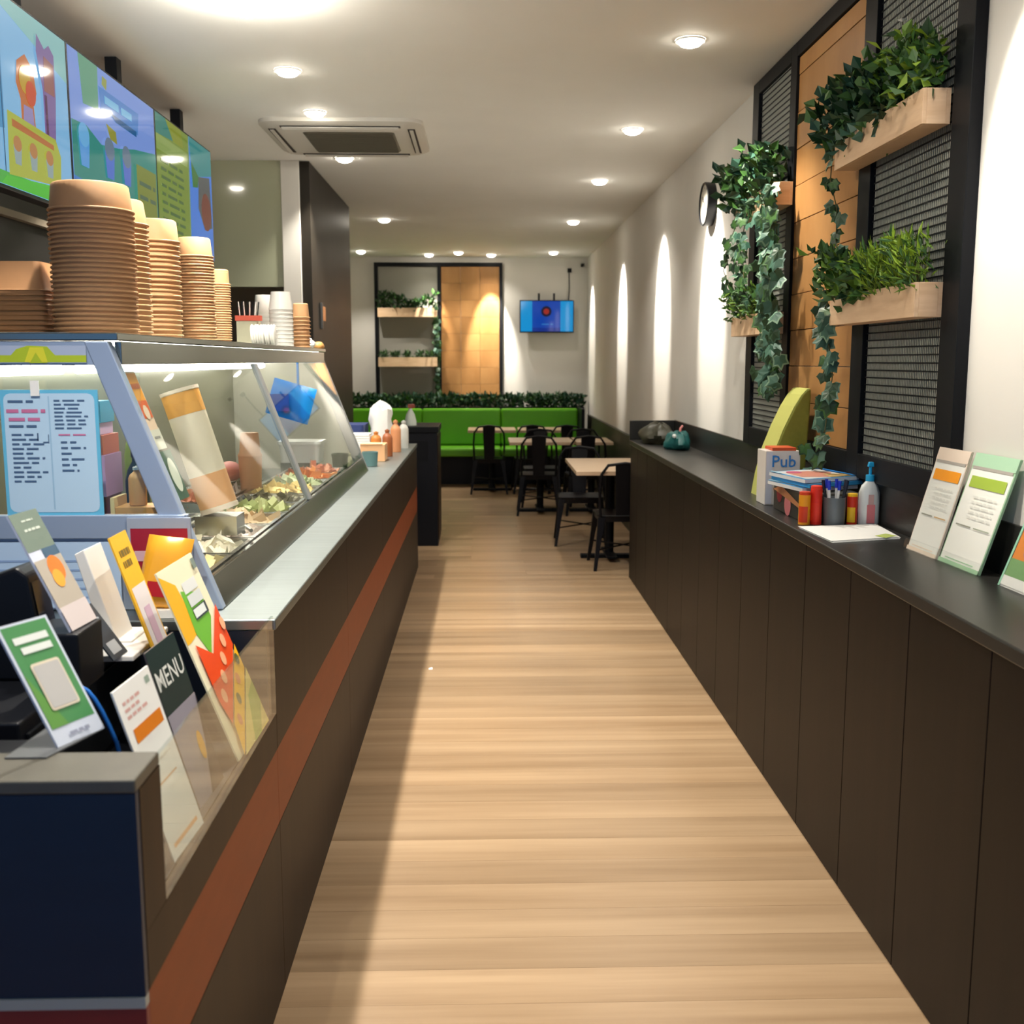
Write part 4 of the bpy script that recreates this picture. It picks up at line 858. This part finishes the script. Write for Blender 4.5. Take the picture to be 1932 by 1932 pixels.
for k in range(15):
    q = k / 14; pts.append((-0.722 + .137 * q, 1.69 + .03 * q, .865 + .105 * math.sin(PI * min(1, q * 1.25)) - (.0 if q < .8 else (q - .8) * .8)))
MB().tube(pts, .0035, P(30, 110, 200), 8).build('cable', t, True)
# ------------------------------------------------------------------ things on the ledge
LZ = 0.9655
def brochure(label, P0, P1, P2, head, band, base):
    def art(A):
        A.rect(.02, .0, .98, .86, P(240, 240, 232)); A.rect(0, .885, 1, 1, head); A.rect(.04, .86, .96, .885, P(170, 164, 156)); A.rect(.1, .70, .92, .80, band)
        A.rect(.12, .355, .48, .366, P(150, 150, 136)); A.rect(.55, .355, .92, .366, P(206, 170, 120) if band == OR_ else P(160, 168, 150))
        for k in range(5): A.scrawl(.3, .85, .62 - k * .045, .012, P(226, 226, 218))
        A.rect(0, 0, 1, .035, base); A.rect(.15, .05, .85, .058, base)
    t = card('leaflet_stand', label, 'leaflet stand', P0, P1, P2, art, base, th=.006)
    P0, P1, P2 = map(Vector, (P0, P1, P2)); A = Art(P0, P1, P2)
    lip = MB(); a, b = P0 + A.n * .014, P1 + A.n * .014
    lip.hexa([P0, P1, b, a] + [q + A.V.normalized() * .03 for q in (P0, P1, b, a)], ACRYL); lip.build('clear_pocket', t)
    return t
OR_ = P(250, 160, 20)
brochure('white leaflet stand with an orange bar leaning on the wall above the ledge', (1.222, 2.985, LZ), (1.230, 2.808, LZ), (1.280, 2.935, 1.262), P(232, 214, 196), OR_, P(238, 220, 200))
brochure('white leaflet stand with a green bar and mint edges next to the orange one', (1.234, 2.800, LZ), (1.242, 2.585, LZ), (1.298, 2.750, 1.262), P(170, 208, 176), P(160, 186, 66), P(160, 200, 160))
def a_pic(A):
    A.rect(.04, .16, .98, .97, P(214, 130, 50)); A.disc(.5, .5, .3, P(150, 120, 150)); A.rect(.04, .12, .98, .30, P(116, 156, 100)); A.rect(.04, .02, .98, .12, P(226, 226, 220)); A.rect(0, 0, .04, 1, P(150, 206, 176))
card('photo_leaflet', 'leaflet with an orange and green picture beyond the mint leaflet stand', 'leaflet', (1.240, 2.475, LZ), (1.246, 2.28, LZ), (1.300, 2.43, 1.20), a_pic, P(226, 226, 220))
# papers
pm = MB(); 
for k, (dx, dy, rot) in enumerate(((0, 0, 0), (.004, .006, .02), (-.003, .004, -.02))):
    pts = [(1.017, 3.353), (1.033, 3.073), (1.262, 3.140), (1.284, 3.392)]
    q = [(x + dx, y_ + dy, LZ + k * .0022) for x, y_ in pts]
    pm.hexa(q + [(x, y_, z + .0015) for x, y_, z in q], PAPER)
pp = pm.build('paper_sheets'); tag(pp, 'loose white paper sheets lying flat on the ledge edge', 'paper')
A = Art((1.24, 3.20, LZ + .0063), (1.26, 3.16, LZ + .0063), (1.19, 3.16, LZ + .0063)); A.rect(0, 0, 1, 1, P(190, 206, 110)); A.build(pp, 'green_bar')
# carton
t = thing('white_carton', 'white upright carton with blue lettering and an orange flap', 'carton', (1.115, 3.97, LZ))
bx('carton', 1.050, 3.91, LZ, 1.180, 4.03, 1.168, P(222, 216, 210), t, bevel=.002); bx('orange_flap', 1.075, 3.915, 1.1685, 1.165, 4.02, 1.180, P(206, 84, 40), t, bevel=.001)
A = Art((1.050, 3.9095, LZ), (1.180, 3.9095, LZ), (1.050, 3.9095, 1.168)); A.rect(.02, .02, .2, .98, P(216, 220, 232)); A.disc(.42, .46, .20, P(196, 40, 130)); A.poly([(.24, .32), (.6, .40), (.9, .2), (.9, .02), (.3, .1)], P(200, 140, 96)); A.text('Pub', .52, .80, .062, P(50, 130, 206)); A.build(t, 'print')
# dark box + magazines on it
t = thing('dark_tissue_box', 'dark box with red and pink print lying under the magazines', 'box', (1.12, 3.64, LZ))
bx('box', 1.062, 3.475, LZ, 1.26, 3.83, 1.062, P(52, 50, 44), t, bevel=.004)
A = Art((1.0615, 3.83, LZ), (1.0615, 3.475, LZ), (1.0615, 3.83, 1.062)); A.disc(.22, .7, .10, P(130, 30, 40)); A.disc(.52, .38, .11, P(206, 120, 124)); A.poly([(.0, .75), (.3, .98), (.9, .6), (.9, .45)], P(180, 120, 80)); A.build(t, 'print')
def a_mag(A):
    A.rect(0, 0, 1, 1, P(70, 156, 214)); A.rect(.05, .06, .95, .90, P(212, 214, 214)); A.poly([(.25, .15), (.75, .12), (.9, .5), (.5, .85), (.2, .6)], P(210, 140, 120)); A.disc(.25, .30, .12, P(196, 84, 120)); A.poly([(.6, .6), (.95, .5), (.95, .9), (.7, .9)], P(200, 170, 110)); A.rect(0, .92, 1, 1, P(20, 130, 214)); A.rect(0, 0, .3, .06, P(150, 200, 220))
mags = [('magazine', 'topmost colourful magazine of the pile on the dark box', 0.0, 1.094, 0, P(226, 230, 234)), ('magazine', 'blue-edged magazine in the middle of the pile on the dark box', .012, 1.079, .02, P(60, 160, 220)), ('magazine', 'white magazine at the bottom of the pile on the dark box', -.006, 1.064, -.02, P(226, 228, 230))]
for nm, lb, d, z, r, c in mags:
    card(nm, lb, 'magazine', (1.024 + d, 3.76 + d, z + .012), (1.075 + d, 3.50 - d, z + .012), (1.245 + d, 3.87 + r, z + .012), a_mag, c, th=.012, group='magazines on the ledge')
# bottles, pens
def tin(label, x, y_, r, h, c1, c2, name='spice_tin'):
    t = thing(name, label, 'tin', (x, y_, LZ)); MB().lathe((x, y_, LZ), [(r, 0), (r, h)], c1, 20).build('body', t, True)
    MB().lathe((x, y_, LZ + h), [(r * .96, 0), (r * .96, h * .10), (r * .8, h * .11)], c2, 20).build('lid', t, True)
    m = MB(); 
    m.rings([[(x + (r + .0006) * math.cos(a), y_ + (r + .0006) * math.sin(a), LZ + h * zz) for a in [math.radians(190 + 16 * q) for q in range(7)]] for zz in (.08, .62)], c2, False, False); m.f.pop(); 
    m.f = m.f; m.k = m.k[:len(m.f)]; m.build('label_band', t, True); return t
tin('yellow and red tin in front of the magazine pile', 1.058, 3.44, .019, .098, P(226, 150, 20), P(206, 60, 20))
tin('bright red tin between the yellow tin and the pen cup', 1.098, 3.445, .019, .115, P(216, 40, 20), P(226, 50, 24))
tin('red tin with a yellow lid beside the clear pump bottle', 1.217, 3.44, .017, .092, P(206, 48, 20), P(240, 190, 30))
t = thing('pen_cup', 'grey mesh pen cup full of blue capped pens', 'pen cup', (1.156, 3.435, LZ))
MB().rings([[(1.156 + r * math.cos(2 * PI * q / 20), 3.435 + r * math.sin(2 * PI * q / 20), LZ + z) for q in range(20)] for r, z in ((.034, 0), (.036, .09), (.033, .09), (.031, .004))], M('cup_grey', rgb(110, 116, 120), .4, .4), True, True).build('cup', t, True)
random.seed(4)
for k in range(7):
    a = 2 * PI * k / 7; bx_, by_ = 1.156 + .015 * math.cos(a), 3.435 + .015 * math.sin(a); tx, ty = 1.156 + .036 * math.cos(a + .3), 3.435 + .030 * math.sin(a + .3)
    o = MB().tube([(bx_, by_, LZ + .006), (tx, ty, LZ + .118)], .0042, WHITEP if k % 3 else P(20, 24, 34), 8).build('pen')
    tag(o, 'ballpoint pen with a coloured cap in the grey pen cup', 'pen', 'pens in the pen cup')
    MB().tube([(tx, ty, LZ + .118), (tx + (tx - bx_) * .2, ty + (ty - by_) * .2, LZ + .147)], .0055, P(20, 50, 190) if k % 3 else P(14, 20, 44), 8).build('pen_cap', o)
t = thing('pump_bottle', 'clear hand gel bottle with a blue pump and pink label', 'bottle', (1.283, 3.44, LZ))
CLB = M('clear_bottle', (.72, .76, .76), .15, spec=.6)
def elr(c, rx, ry, z, n=22): return [(c[0] + rx * math.cos(2 * PI * q / n), c[1] + ry * math.sin(2 * PI * q / n), z) for q in range(n)]
c_ = (1.272, 3.44)
MB().rings([elr(c_, .034, .022, LZ), elr(c_, .035, .023, LZ + .004), elr(c_, .035, .023, LZ + .105), elr(c_, .027, .019, LZ + .128), elr(c_, .013, .012, LZ + .143)], CLB).build('body', t, True)
MB().rings([elr(c_, .014, .014, LZ + .143), elr(c_, .014, .014, LZ + .163), elr(c_, .005, .005, LZ + .164), elr(c_, .005, .005, LZ + .19)], P(30, 160, 214)).build('collar', t, True)
MB().hexa([(1.262, 3.433, LZ + .19), (1.282, 3.433, LZ + .19), (1.282, 3.447, LZ + .19), (1.262, 3.447, LZ + .19), (1.266, 3.433, LZ + .206), (1.280, 3.433, LZ + .206), (1.280, 3.447, LZ + .206), (1.266, 3.447, LZ + .206)], P(30, 160, 214)).build('pump_head', t, bevel=.002)
A = Art((1.254, 3.4165, LZ + .005), (1.290, 3.4165, LZ + .005), (1.254, 3.4165, LZ + .105)); A.rect(.1, 0, .85, .62, P(220, 130, 136)); A.rect(.2, .62, .7, .95, P(206, 170, 166)); A.build(t, 'label_print')
# lime wedge cushion
t = thing('wedge_cushion', 'lime green padded wedge cushion leaning on the plant wall behind the carton', 'cushion', (1.18, 4.2, LZ))
ol = [(1.095, LZ), (1.108, 1.05), (1.132, 1.15), (1.168, 1.245), (1.205, 1.325), (1.232, 1.370), (1.252, 1.392), (1.264, 1.394), (1.266, 1.36), (1.255, 1.1), (1.235, LZ)]
LIME = M('lime_fabric', rgb(126, 132, 48), .7, noise=((60, 60, 60), .06, 4)); LIME_LIT = M('lime_fabric_light', rgb(186, 188, 100), .7)  # second lime is the same fabric painted paler for its lit side
MB().prism([(x, 4.085, z) for x, z in ol], (0, .20, 0), LIME).build('pad', t, bevel=.006)
m_ = MB()
for (a, b), (c, d) in zip(ol[:7], ol[1:8]): m_.face([(a - .0015, 4.09, b), (c - .0015, 4.09, d + .001), (c - .0015, 4.28, d + .001), (a - .0015, 4.28, b)], LIME_LIT)
m_.build('top_cover', t, True)['label'] = 'pale lime cover strip'
# jacket and teal bag at the far end of the ledge
t = thing('olive_jacket', 'crumpled dark olive jacket at the far end of the ledge', 'jacket', (1.15, 6.9, LZ))
lump(MB(), (1.15, 6.95, LZ), (.11, .22, .125), P(50, 50, 36), 8, 26, 14, .12).build('jacket', t, True)
t = thing('teal_bag', 'small crumpled teal bag with a white mark on the ledge', 'bag', (1.20, 6.45, LZ))
lump(MB(), (1.19, 6.47, LZ), (.075, .13, .105), P(24, 92, 92), 9, 24, 12, .13).build('bag', t, True)
m_ = MB(); m_.ball((1.15, 6.37, LZ + .085), (.013, .01, .013), PAPER); m_.build('white_mark', t, True); MB().tube([(1.20, 6.46, LZ + .09), (1.205, 6.47, LZ + .125), (1.22, 6.48, LZ + .14)], .008, P(190, 110, 106), 8).build('red_tie', t, True)
MB().rings([elr((1.05, 3.955 - .0), .012, .012, LZ), elr((1.05, 3.955), .012, .012, LZ + .0001)], PAPER)

# ------------------------------------------------------------------ far end of the service counter
CZ = 0.9105
bin_ = thing('bin_station', 'black square bin cabinet at the far end of the service counter', 'bin cabinet', (-0.6, 8.85, 0))
bx('cabinet', -0.90, 8.57, 0.0, -0.375, 9.15, .925, BLACKP, bin_, bevel=.004); bx('lid', -0.91, 8.56, .926, -0.365, 9.16, .975, BLACKM, bin_, bevel=.004); bx('side_panel', -0.3745, 8.60, .05, -0.369, 9.12, .90, DKWOOD, bin_); bx('flap', -0.83, 8.565, .70, -0.45, 8.5695, .86, BLACKM, bin_)
t = thing('spray_bottle', 'white spray bottle with a red-brown trigger on the bin cabinet', 'bottle', (-0.60, 8.75, .9755))
MB().lathe((-0.60, 8.75, .9755), [(.05, 0), (.05, .03), (.035, .09), (.014, .13), (.014, .14)], P(206, 214, 206), 18).build('body', t, True)
MB().box(-0.62, 8.735, 1.116, -0.565, 8.765, 1.15, P(150, 70, 56)).build('trigger_head', t, bevel=.004)
t = thing('kraft_box', 'pale kraft open box at the far end of the steel worktop', 'box', (-0.64, 6.35, CZ))
bx('box', -0.73, 6.28, CZ, -0.585, 6.45, CZ + .10, P(226, 176, 130), t, bevel=.002); bx('flap', -0.73, 6.275, CZ + .101, -0.60, 6.40, CZ + .104, P(236, 196, 150), t)
t = thing('teal_cup', 'small grey-teal cup just past the end of the food case', 'cup', (-0.645, 6.02, CZ))
MB().rings([[(-0.645 + r * math.cos(2 * PI * q / 22), 6.02 + r * math.sin(2 * PI * q / 22), CZ + z) for q in range(22)] for r, z in ((.040, 0), (.046, .08), (.042, .08), (.037, .006))], P(96, 132, 134)).build('cup', t, True)
for i, (x, y_, r, h, c, lb) in enumerate(((-0.60, 6.62, .032, .17, P(150, 84, 44), 'brown sauce bottle at the front of the far condiments'), (-0.575, 6.95, .034, .21, P(206, 140, 96), 'tan sauce bottle behind the brown one'), (-0.68, 6.72, .034, .15, P(196, 120, 50), 'orange sauce bottle left of the brown one'), (-0.545, 7.25, .033, .19, P(206, 206, 200), 'cloudy white bottle last of the far condiments'))):
    bottle('sauce_bottle', lb, (x, y_, CZ), r, h, c, None, c)
t = thing('napkin_stack', 'bright white stack of folded napkins among the far condiments', 'napkins', (-0.76, 6.78, CZ))
m_ = MB()
for k in range(9): m_.box(-0.84 + random.uniform(-.004, .004), 6.70, CZ + k * .015, -0.72 + random.uniform(-.004, .004), 6.86, CZ + k * .015 + .013, PAPER)
m_.build('napkins', t, kind='stuff')
t = thing('paper_bag_bundle', 'tall crumpled white paper bag standing behind the sauce bottles', 'paper bag', (-0.69, 7.15, CZ))
random.seed(12); rs = []
for z, r in ((0, .075), (.06, .08), (.14, .078), (.20, .075), (.25, .07), (.285, .062), (.30, .05)):
    rs.append([(-0.69 + r * (1 + random.uniform(-.16, .16)) * math.cos(2 * PI * q / 14), 7.18 + r * (1 + random.uniform(-.16, .16)) * math.sin(2 * PI * q / 14), CZ + z + (random.uniform(-.03, .03) if z > .24 else 0)) for q in range(14)])
MB().rings(rs, PAPER).build('bag', t, True)
t = thing('blue_tub', 'navy blue tub behind the white napkins', 'tub', (-0.90, 7.2, CZ))
MB().rings([rr(-1.0, 7.05, -.80, 7.35, .03, CZ), rr(-1.01, 7.04, -.79, 7.36, .03, CZ + .17)], P(50, 66, 120)).build('tub', t, True)
t = thing('mint_box', 'pale mint carton on the worktop beyond the case glass', 'carton', (-0.95, 6.2, CZ)); bx('carton', -1.0, 6.1, CZ, -.92, 6.25, CZ + .19, P(160, 196, 166), t, bevel=.002)
t = thing('white_cup', 'white paper cup next to the mint carton', 'cup', (-0.87, 6.2, CZ)); MB().lathe((-0.87, 6.2, CZ), [(.035, 0), (.045, .19), (.047, .19), (.047, .195)], PAPER, 18).build('cup', t, True)
t = thing('terracotta_bowl', 'terracotta coloured bowl in front of the mint carton', 'bowl', (-0.85, 5.98, CZ)); MB().lathe((-0.84, 5.98, CZ), [(.045, 0), (.07, .10), (.072, .10), (.06, .115), (.03, .125)], P(206, 130, 104), 20).build('bowl', t, True)

# ------------------------------------------------------------------ dining room: back wall panel
t = thing('wall_panel_frame', 'black framed panel on the end wall with a pine bay', 'wall panel', (-0.56, 13.62, 1.0))
BZ0, BZ1, BY = 1.0, 2.72, 13.60
for a, b in ((-1.366, -1.32), (-.575, -.53), (.205, .244)): bx('frame_post', a, BY, BZ0, b, YB - .002, BZ1, BLACKM, t)
for a, b in ((-1.32, -.575), (-.53, .205)): bx('frame_rail', a, BY, 2.675, b, YB - .002, BZ1, BLACKM, t)
bx('grey_backing', -1.32, YB - .012, BZ0, -.575, YB - .002, 2.675, M('grey_wall', rgb(150, 148, 138), .7), t)
zz = BZ0
while zz < 2.66:
    for a, b in ((-.529, -.285), (-.283, -.041), (-.039, .204)):
        bx('plank', a, YB - .03 + random.uniform(-.0005, .0005), zz, b - .001, YB - .003, min(zz + .21, 2.674) - .002, PINE, t)
    zz += .21
def planter_y(label, z0, z1):
    t = thing('planter_box', label, 'planter', (-.95, 13.52, z0)); th = .012; a, b, y0, y1 = -1.315, -.58, 13.45, 13.59
    bx('front_board', a, y0, z0, b, y0 + th, z1, PALEWOOD, t); bx('back_board', a, y1 - th, z0, b, y1, z1, PALEWOOD, t); bx('end_board', a, y0 + th, z0, a + th, y1 - th, z1, PALEWOOD, t); bx('end_board', b - th, y0 + th, z0, b, y1 - th, z1, PALEWOOD, t); bx('bottom_board', a + th, y0 + th, z0, b - th, y1 - th, z0 + th, PALEWOOD, t); bx('soil', a + th, y0 + th, z0 + th, b - th, y1 - th, z1 - .01, SOIL, t)
planter_y('upper pale wood planter shelf on the end wall', 2.045, 2.155); planter_y('lower pale wood planter shelf on the end wall', 1.43, 1.545)
def xbush(mb, x0, x1, y0, y1, z0, h, n, ln, wd, mats, up=.6):
    for _ in range(n):
        x = random.uniform(x0, x1); f = random.random() ** .7; hh = h(x) if callable(h) else h
        l = ln * random.uniform(.6, 1.2); leaf_quad(mb, Vector((x, random.uniform(y0, y1) - .03 * f, z0 + hh * f)), rv() * .6 + Vector((0, -.3, up)), rv(), l, wd * l / ln, random.choice(mats))
random.seed(21)
t = thing('bushy_plants', 'dark bushy plants in the upper planter of the end wall', 'plant', (-.95, 13.52, 2.14)); f = MB(); xbush(f, -1.31, -.58, 13.46, 13.58, 2.12, lambda x: .17 + .05 * math.sin(9 * x), 500, .07, .035, [LEAFD, LEAFM, LEAFD]); f.build('foliage', t, kind='stuff')
for k in range(5):
    x = -1.25 + k * .148
    t = thing('grass_tuft', 'small grass tuft, one of five in the lower planter of the end wall', 'plant', (x, 13.52, 1.535), 'grass tufts on the end wall'); f = MB(); xbush(f, x - .045, x + .045, 13.48, 13.56, 1.52, .08, 90, .06, .018, [LEAFD, LEAFM]); f.build('foliage', t, kind='stuff')
random.seed(5)
vine('ivy strand hanging beside the pine bay of the end wall', [(-.58, 13.46, 2.14), (-.565, 13.50, 1.9), (-.56, 13.52, 1.6), (-.57, 13.50, 1.3), (-.54, 13.50, 1.06)], 60, .055, (.06, .06), ['blue', 'dark', 'dark'], Vector((0, -1, .1)))
# television
t = thing('wall_television', 'small wall television showing a blue slide with a red dot', 'television', (.80, 13.52, 1.852))
bx('housing', .457, 13.52, 1.852, 1.142, 13.57, 2.256, BLACKP, t, bevel=.004); bx('wall_bracket', .70, 13.571, 1.95, .90, YB - .002, 2.15, BLACKM, t)
A = Art((.47, 13.5195, 1.868), (1.129, 13.5195, 1.868), (.47, 13.5195, 2.243)); A.rect(0, 0, 1, 1, EM(10, 156, 226)); A.rect(.22, 0, .76, 1, EM(16, 72, 180)); A.disc(.49, .66, .10, EM(30, 26, 50)); A.disc(.49, .66, .055, EM(170, 50, 40)); A.scrawl(.40, .62, .22, .03, EM(60, 140, 210)); A.rect(.22, 0, .76, .12, EM(10, 50, 150)); A.build(t, 'display')
for x in (.70, .89): bx('ceiling_hook', x - .012, 13.53, 2.257, x + .012, 13.56, 2.34, BLACKM, t)
MB().tube([(1.085, 13.64, 2.62), (1.09, 13.635, 2.4), (1.075, 13.60, 2.24)], .006, BLACKM, 6).build('cable', t)
t = thing('junction_box', 'small black junction box above the wall television', 'junction box', (1.09, 13.62, 2.60)); bx('box', 1.065, 13.61, 2.605, 1.115, YB - .001, 2.655, BLACKM, t, bevel=.003)
t = thing('security_camera', 'tiny dark camera high in the far corner', 'camera', (1.25, 13.62, 2.67)); bx('mount', 1.235, 13.62, 2.68, 1.275, YB - .001, 2.715, BLACKM, t); MB().tube([(1.255, 13.62, 2.69), (1.24, 13.56, 2.68)], .016, BLACKM, 10).build('barrel', t)
# ------------------------------------------------------------------ bench and hedge
t = thing('green_bench', 'long green vinyl banquette along the end wall', 'bench', (-.3, 13.0, 0))
bx('base', -1.75, 12.95, 0, 1.17, 13.24, .36, BLACKP, t); bx('back_board', -1.75, 13.245, 0, 1.17, 13.29, .915, BLACKP, t); bx('end_panel', 1.172, 12.70, 0, 1.21, 13.29, .93, BLACKP, t)
for a, b in ((-1.75, -.76), (-.757, .213), (.216, 1.168)):
    bx('seat_cushion', a, 12.68, .362, b, 13.12, .465, GREENV, t, bevel=.03); bx('back_cushion', a, 13.125, .47, b, 13.243, .918, GREENV, t, bevel=.025)
t = thing('hedge_trough', 'low artificial hedge in a black trough behind the green bench', 'hedge', (-.2, 13.42, 0))
bx('trough', -1.75, 13.30, 0, 1.26, 13.44, .93, BLACKP, t)
f = MB(); random.seed(31); xbush(f, -1.74, 1.25, 13.33, 13.43, .91, .155, 2400, .075, .04, [LEAFD, LEAFD, LEAFM, LEAFG, LEAFE, LEAFG], .5); f.build('foliage', t, kind='stuff')
# ------------------------------------------------------------------ tables and chairs
def table(x0, x1, y0, y1, label):
    t = thing('dining_table', label, 'table', ((x0 + x1) / 2, (y0 + y1) / 2, 0), 'dining tables'); cx, cy = (x0 + x1) / 2, (y0 + y1) / 2
    bx('tabletop', x0, y0, .690, x1, y1, .72, BIRCH, t, bevel=.003); MB().tube([(cx, cy, .03), (cx, cy, .689)], .035, BLACKM, 14).build('pedestal', t, True)
    m = MB(); m.box(cx - .22, cy - .04, 0, cx + .22, cy + .04, .028, BLACKM); m.build('foot_bar', t, bevel=.004); m = MB(); m.box(cx - .04, cy - .22, .0285, cx + .04, cy + .22, .045, BLACKM); m.build('foot_bar', t, bevel=.004)
table(.66, 1.265, 7.50, 8.55, 'pale wood table beyond the end of the ledge counter')
table(.25, .88, 10.25, 10.90, 'pale wood table in the middle of the dining room'); table(.90, 1.26, 10.25, 10.90, 'narrow pale wood table against the olive dado')
table(-.18, .37, 12.05, 12.62, 'pale wood table in front of the green bench near the aisle'); table(.40, .93, 12.05, 12.62, 'second pale wood table in front of the green bench')
proto = None
def chair(x, y_, rot, label):
    global proto
    if proto is None:
        t = thing('metal_chair', label, 'chair', (0, 0, 0), 'black metal dining chairs'); proto = t; S = .40
        m = MB(); m.rings([rr(-.18, -.17, .18, .18, .04, S - .012), rr(-.185, -.175, .185, .185, .045, S - .006), rr(-.18, -.17, .18, .18, .04, S)], CHAIRM); m.build('seat', t, True, local=True)
        m = MB(); m.rings([rr(-.17, -.16, .17, .17, .04, S - .05), rr(-.178, -.168, .178, .178, .04, S - .0125)], CHAIRM, False, False); m.build('apron', t, True, local=True)
        for sx in (-1, 1):
            for sy in (-1, 1):
                m = MB(); a = Vector((sx * .155, sy * .15, S - .015)); b = Vector((sx * .205, sy * .21, 0)); u_ = Vector((1, 0, 0)); v_ = Vector((0, 1, 0))
                m.rings([[p + u_ * w_ * i + v_ * w_ * j for i, j in ((-1, -1), (1, -1), (1, 1), (-1, 1))] for p, w_ in ((b, .011), (a.lerp(b, .4), .017), (a, .026))], CHAIRM); m.build('leg', t, local=True)
        pts = [(-.165, -.165, S - .02), (-.175, -.19, S + .18), (-.165, -.21, S + .30), (-.12, -.22, S + .365), (0, -.225, S + .38), (.12, -.22, S + .365), (.165, -.21, S + .30), (.175, -.19, S + .18), (.165, -.165, S - .02)]
        m = MB(); m.tube(pts, .011, CHAIRM, 10); m.build('back_hoop', t, True, local=True)
        m = MB(); m.hexa([(-.055, -.172, S), (.055, -.172, S), (.055, -.166, S), (-.055, -.166, S), (-.07, -.228, S + .372), (.07, -.228, S + .372), (.07, -.222, S + .372), (-.07, -.222, S + .372)], CHAIRM); m.build('back_splat', t, bevel=.002, local=True)
        m = MB(); m.tube([(-.186, -.187, .15), (.186, .187, .15)], .006, CHAIRM, 6); m.tube([(-.186, .187, .16), (.186, -.187, .16)], .006, CHAIRM, 6); m.build('cross_brace', t, local=True)
    else: t = copy_tree(proto); tag(t, label, 'chair', 'black metal dining chairs')
    t.location = (x, y_, 0); t.rotation_euler = (0, 0, rot); return t
chair(1.0, 7.70, .02, 'black metal chair half behind the end of the ledge counter'); chair(.54, 10.44, -.03, 'black metal chair at the middle table on the aisle side'); chair(1.0, 10.44, .05, 'black metal chair at the middle tables near the olive dado')
chair(.06, 12.15, 0, 'black metal chair at the bench table nearest the aisle'); chair(.54, 12.18, .04, 'black metal chair between the two bench tables'); chair(.95, 12.15, -.05, 'black metal chair at the far bench table by the corner')
chair(.80, 8.72, PI - .05, 'black metal chair across the table by the ledge counter'); chair(.60, 11.05, PI, 'black metal chair facing the aisle across the middle table')
chair(1.08, 11.1, PI + .1, 'black metal chair facing the aisle beside the olive dado')
t = thing('paper_scrap', 'tiny white paper scrap on the floor beside the counter shadow', 'scrap', (-.262, 4.13, 0)); MB().hexa([(-.275, 5.05, .0005), (-.255, 5.05, .0005), (-.255, 5.075, .0005), (-.275, 5.075, .0005), (-.272, 5.052, .006), (-.257, 5.055, .004), (-.258, 5.072, .007), (-.27, 5.07, .004)], PAPER).build('scrap', t)
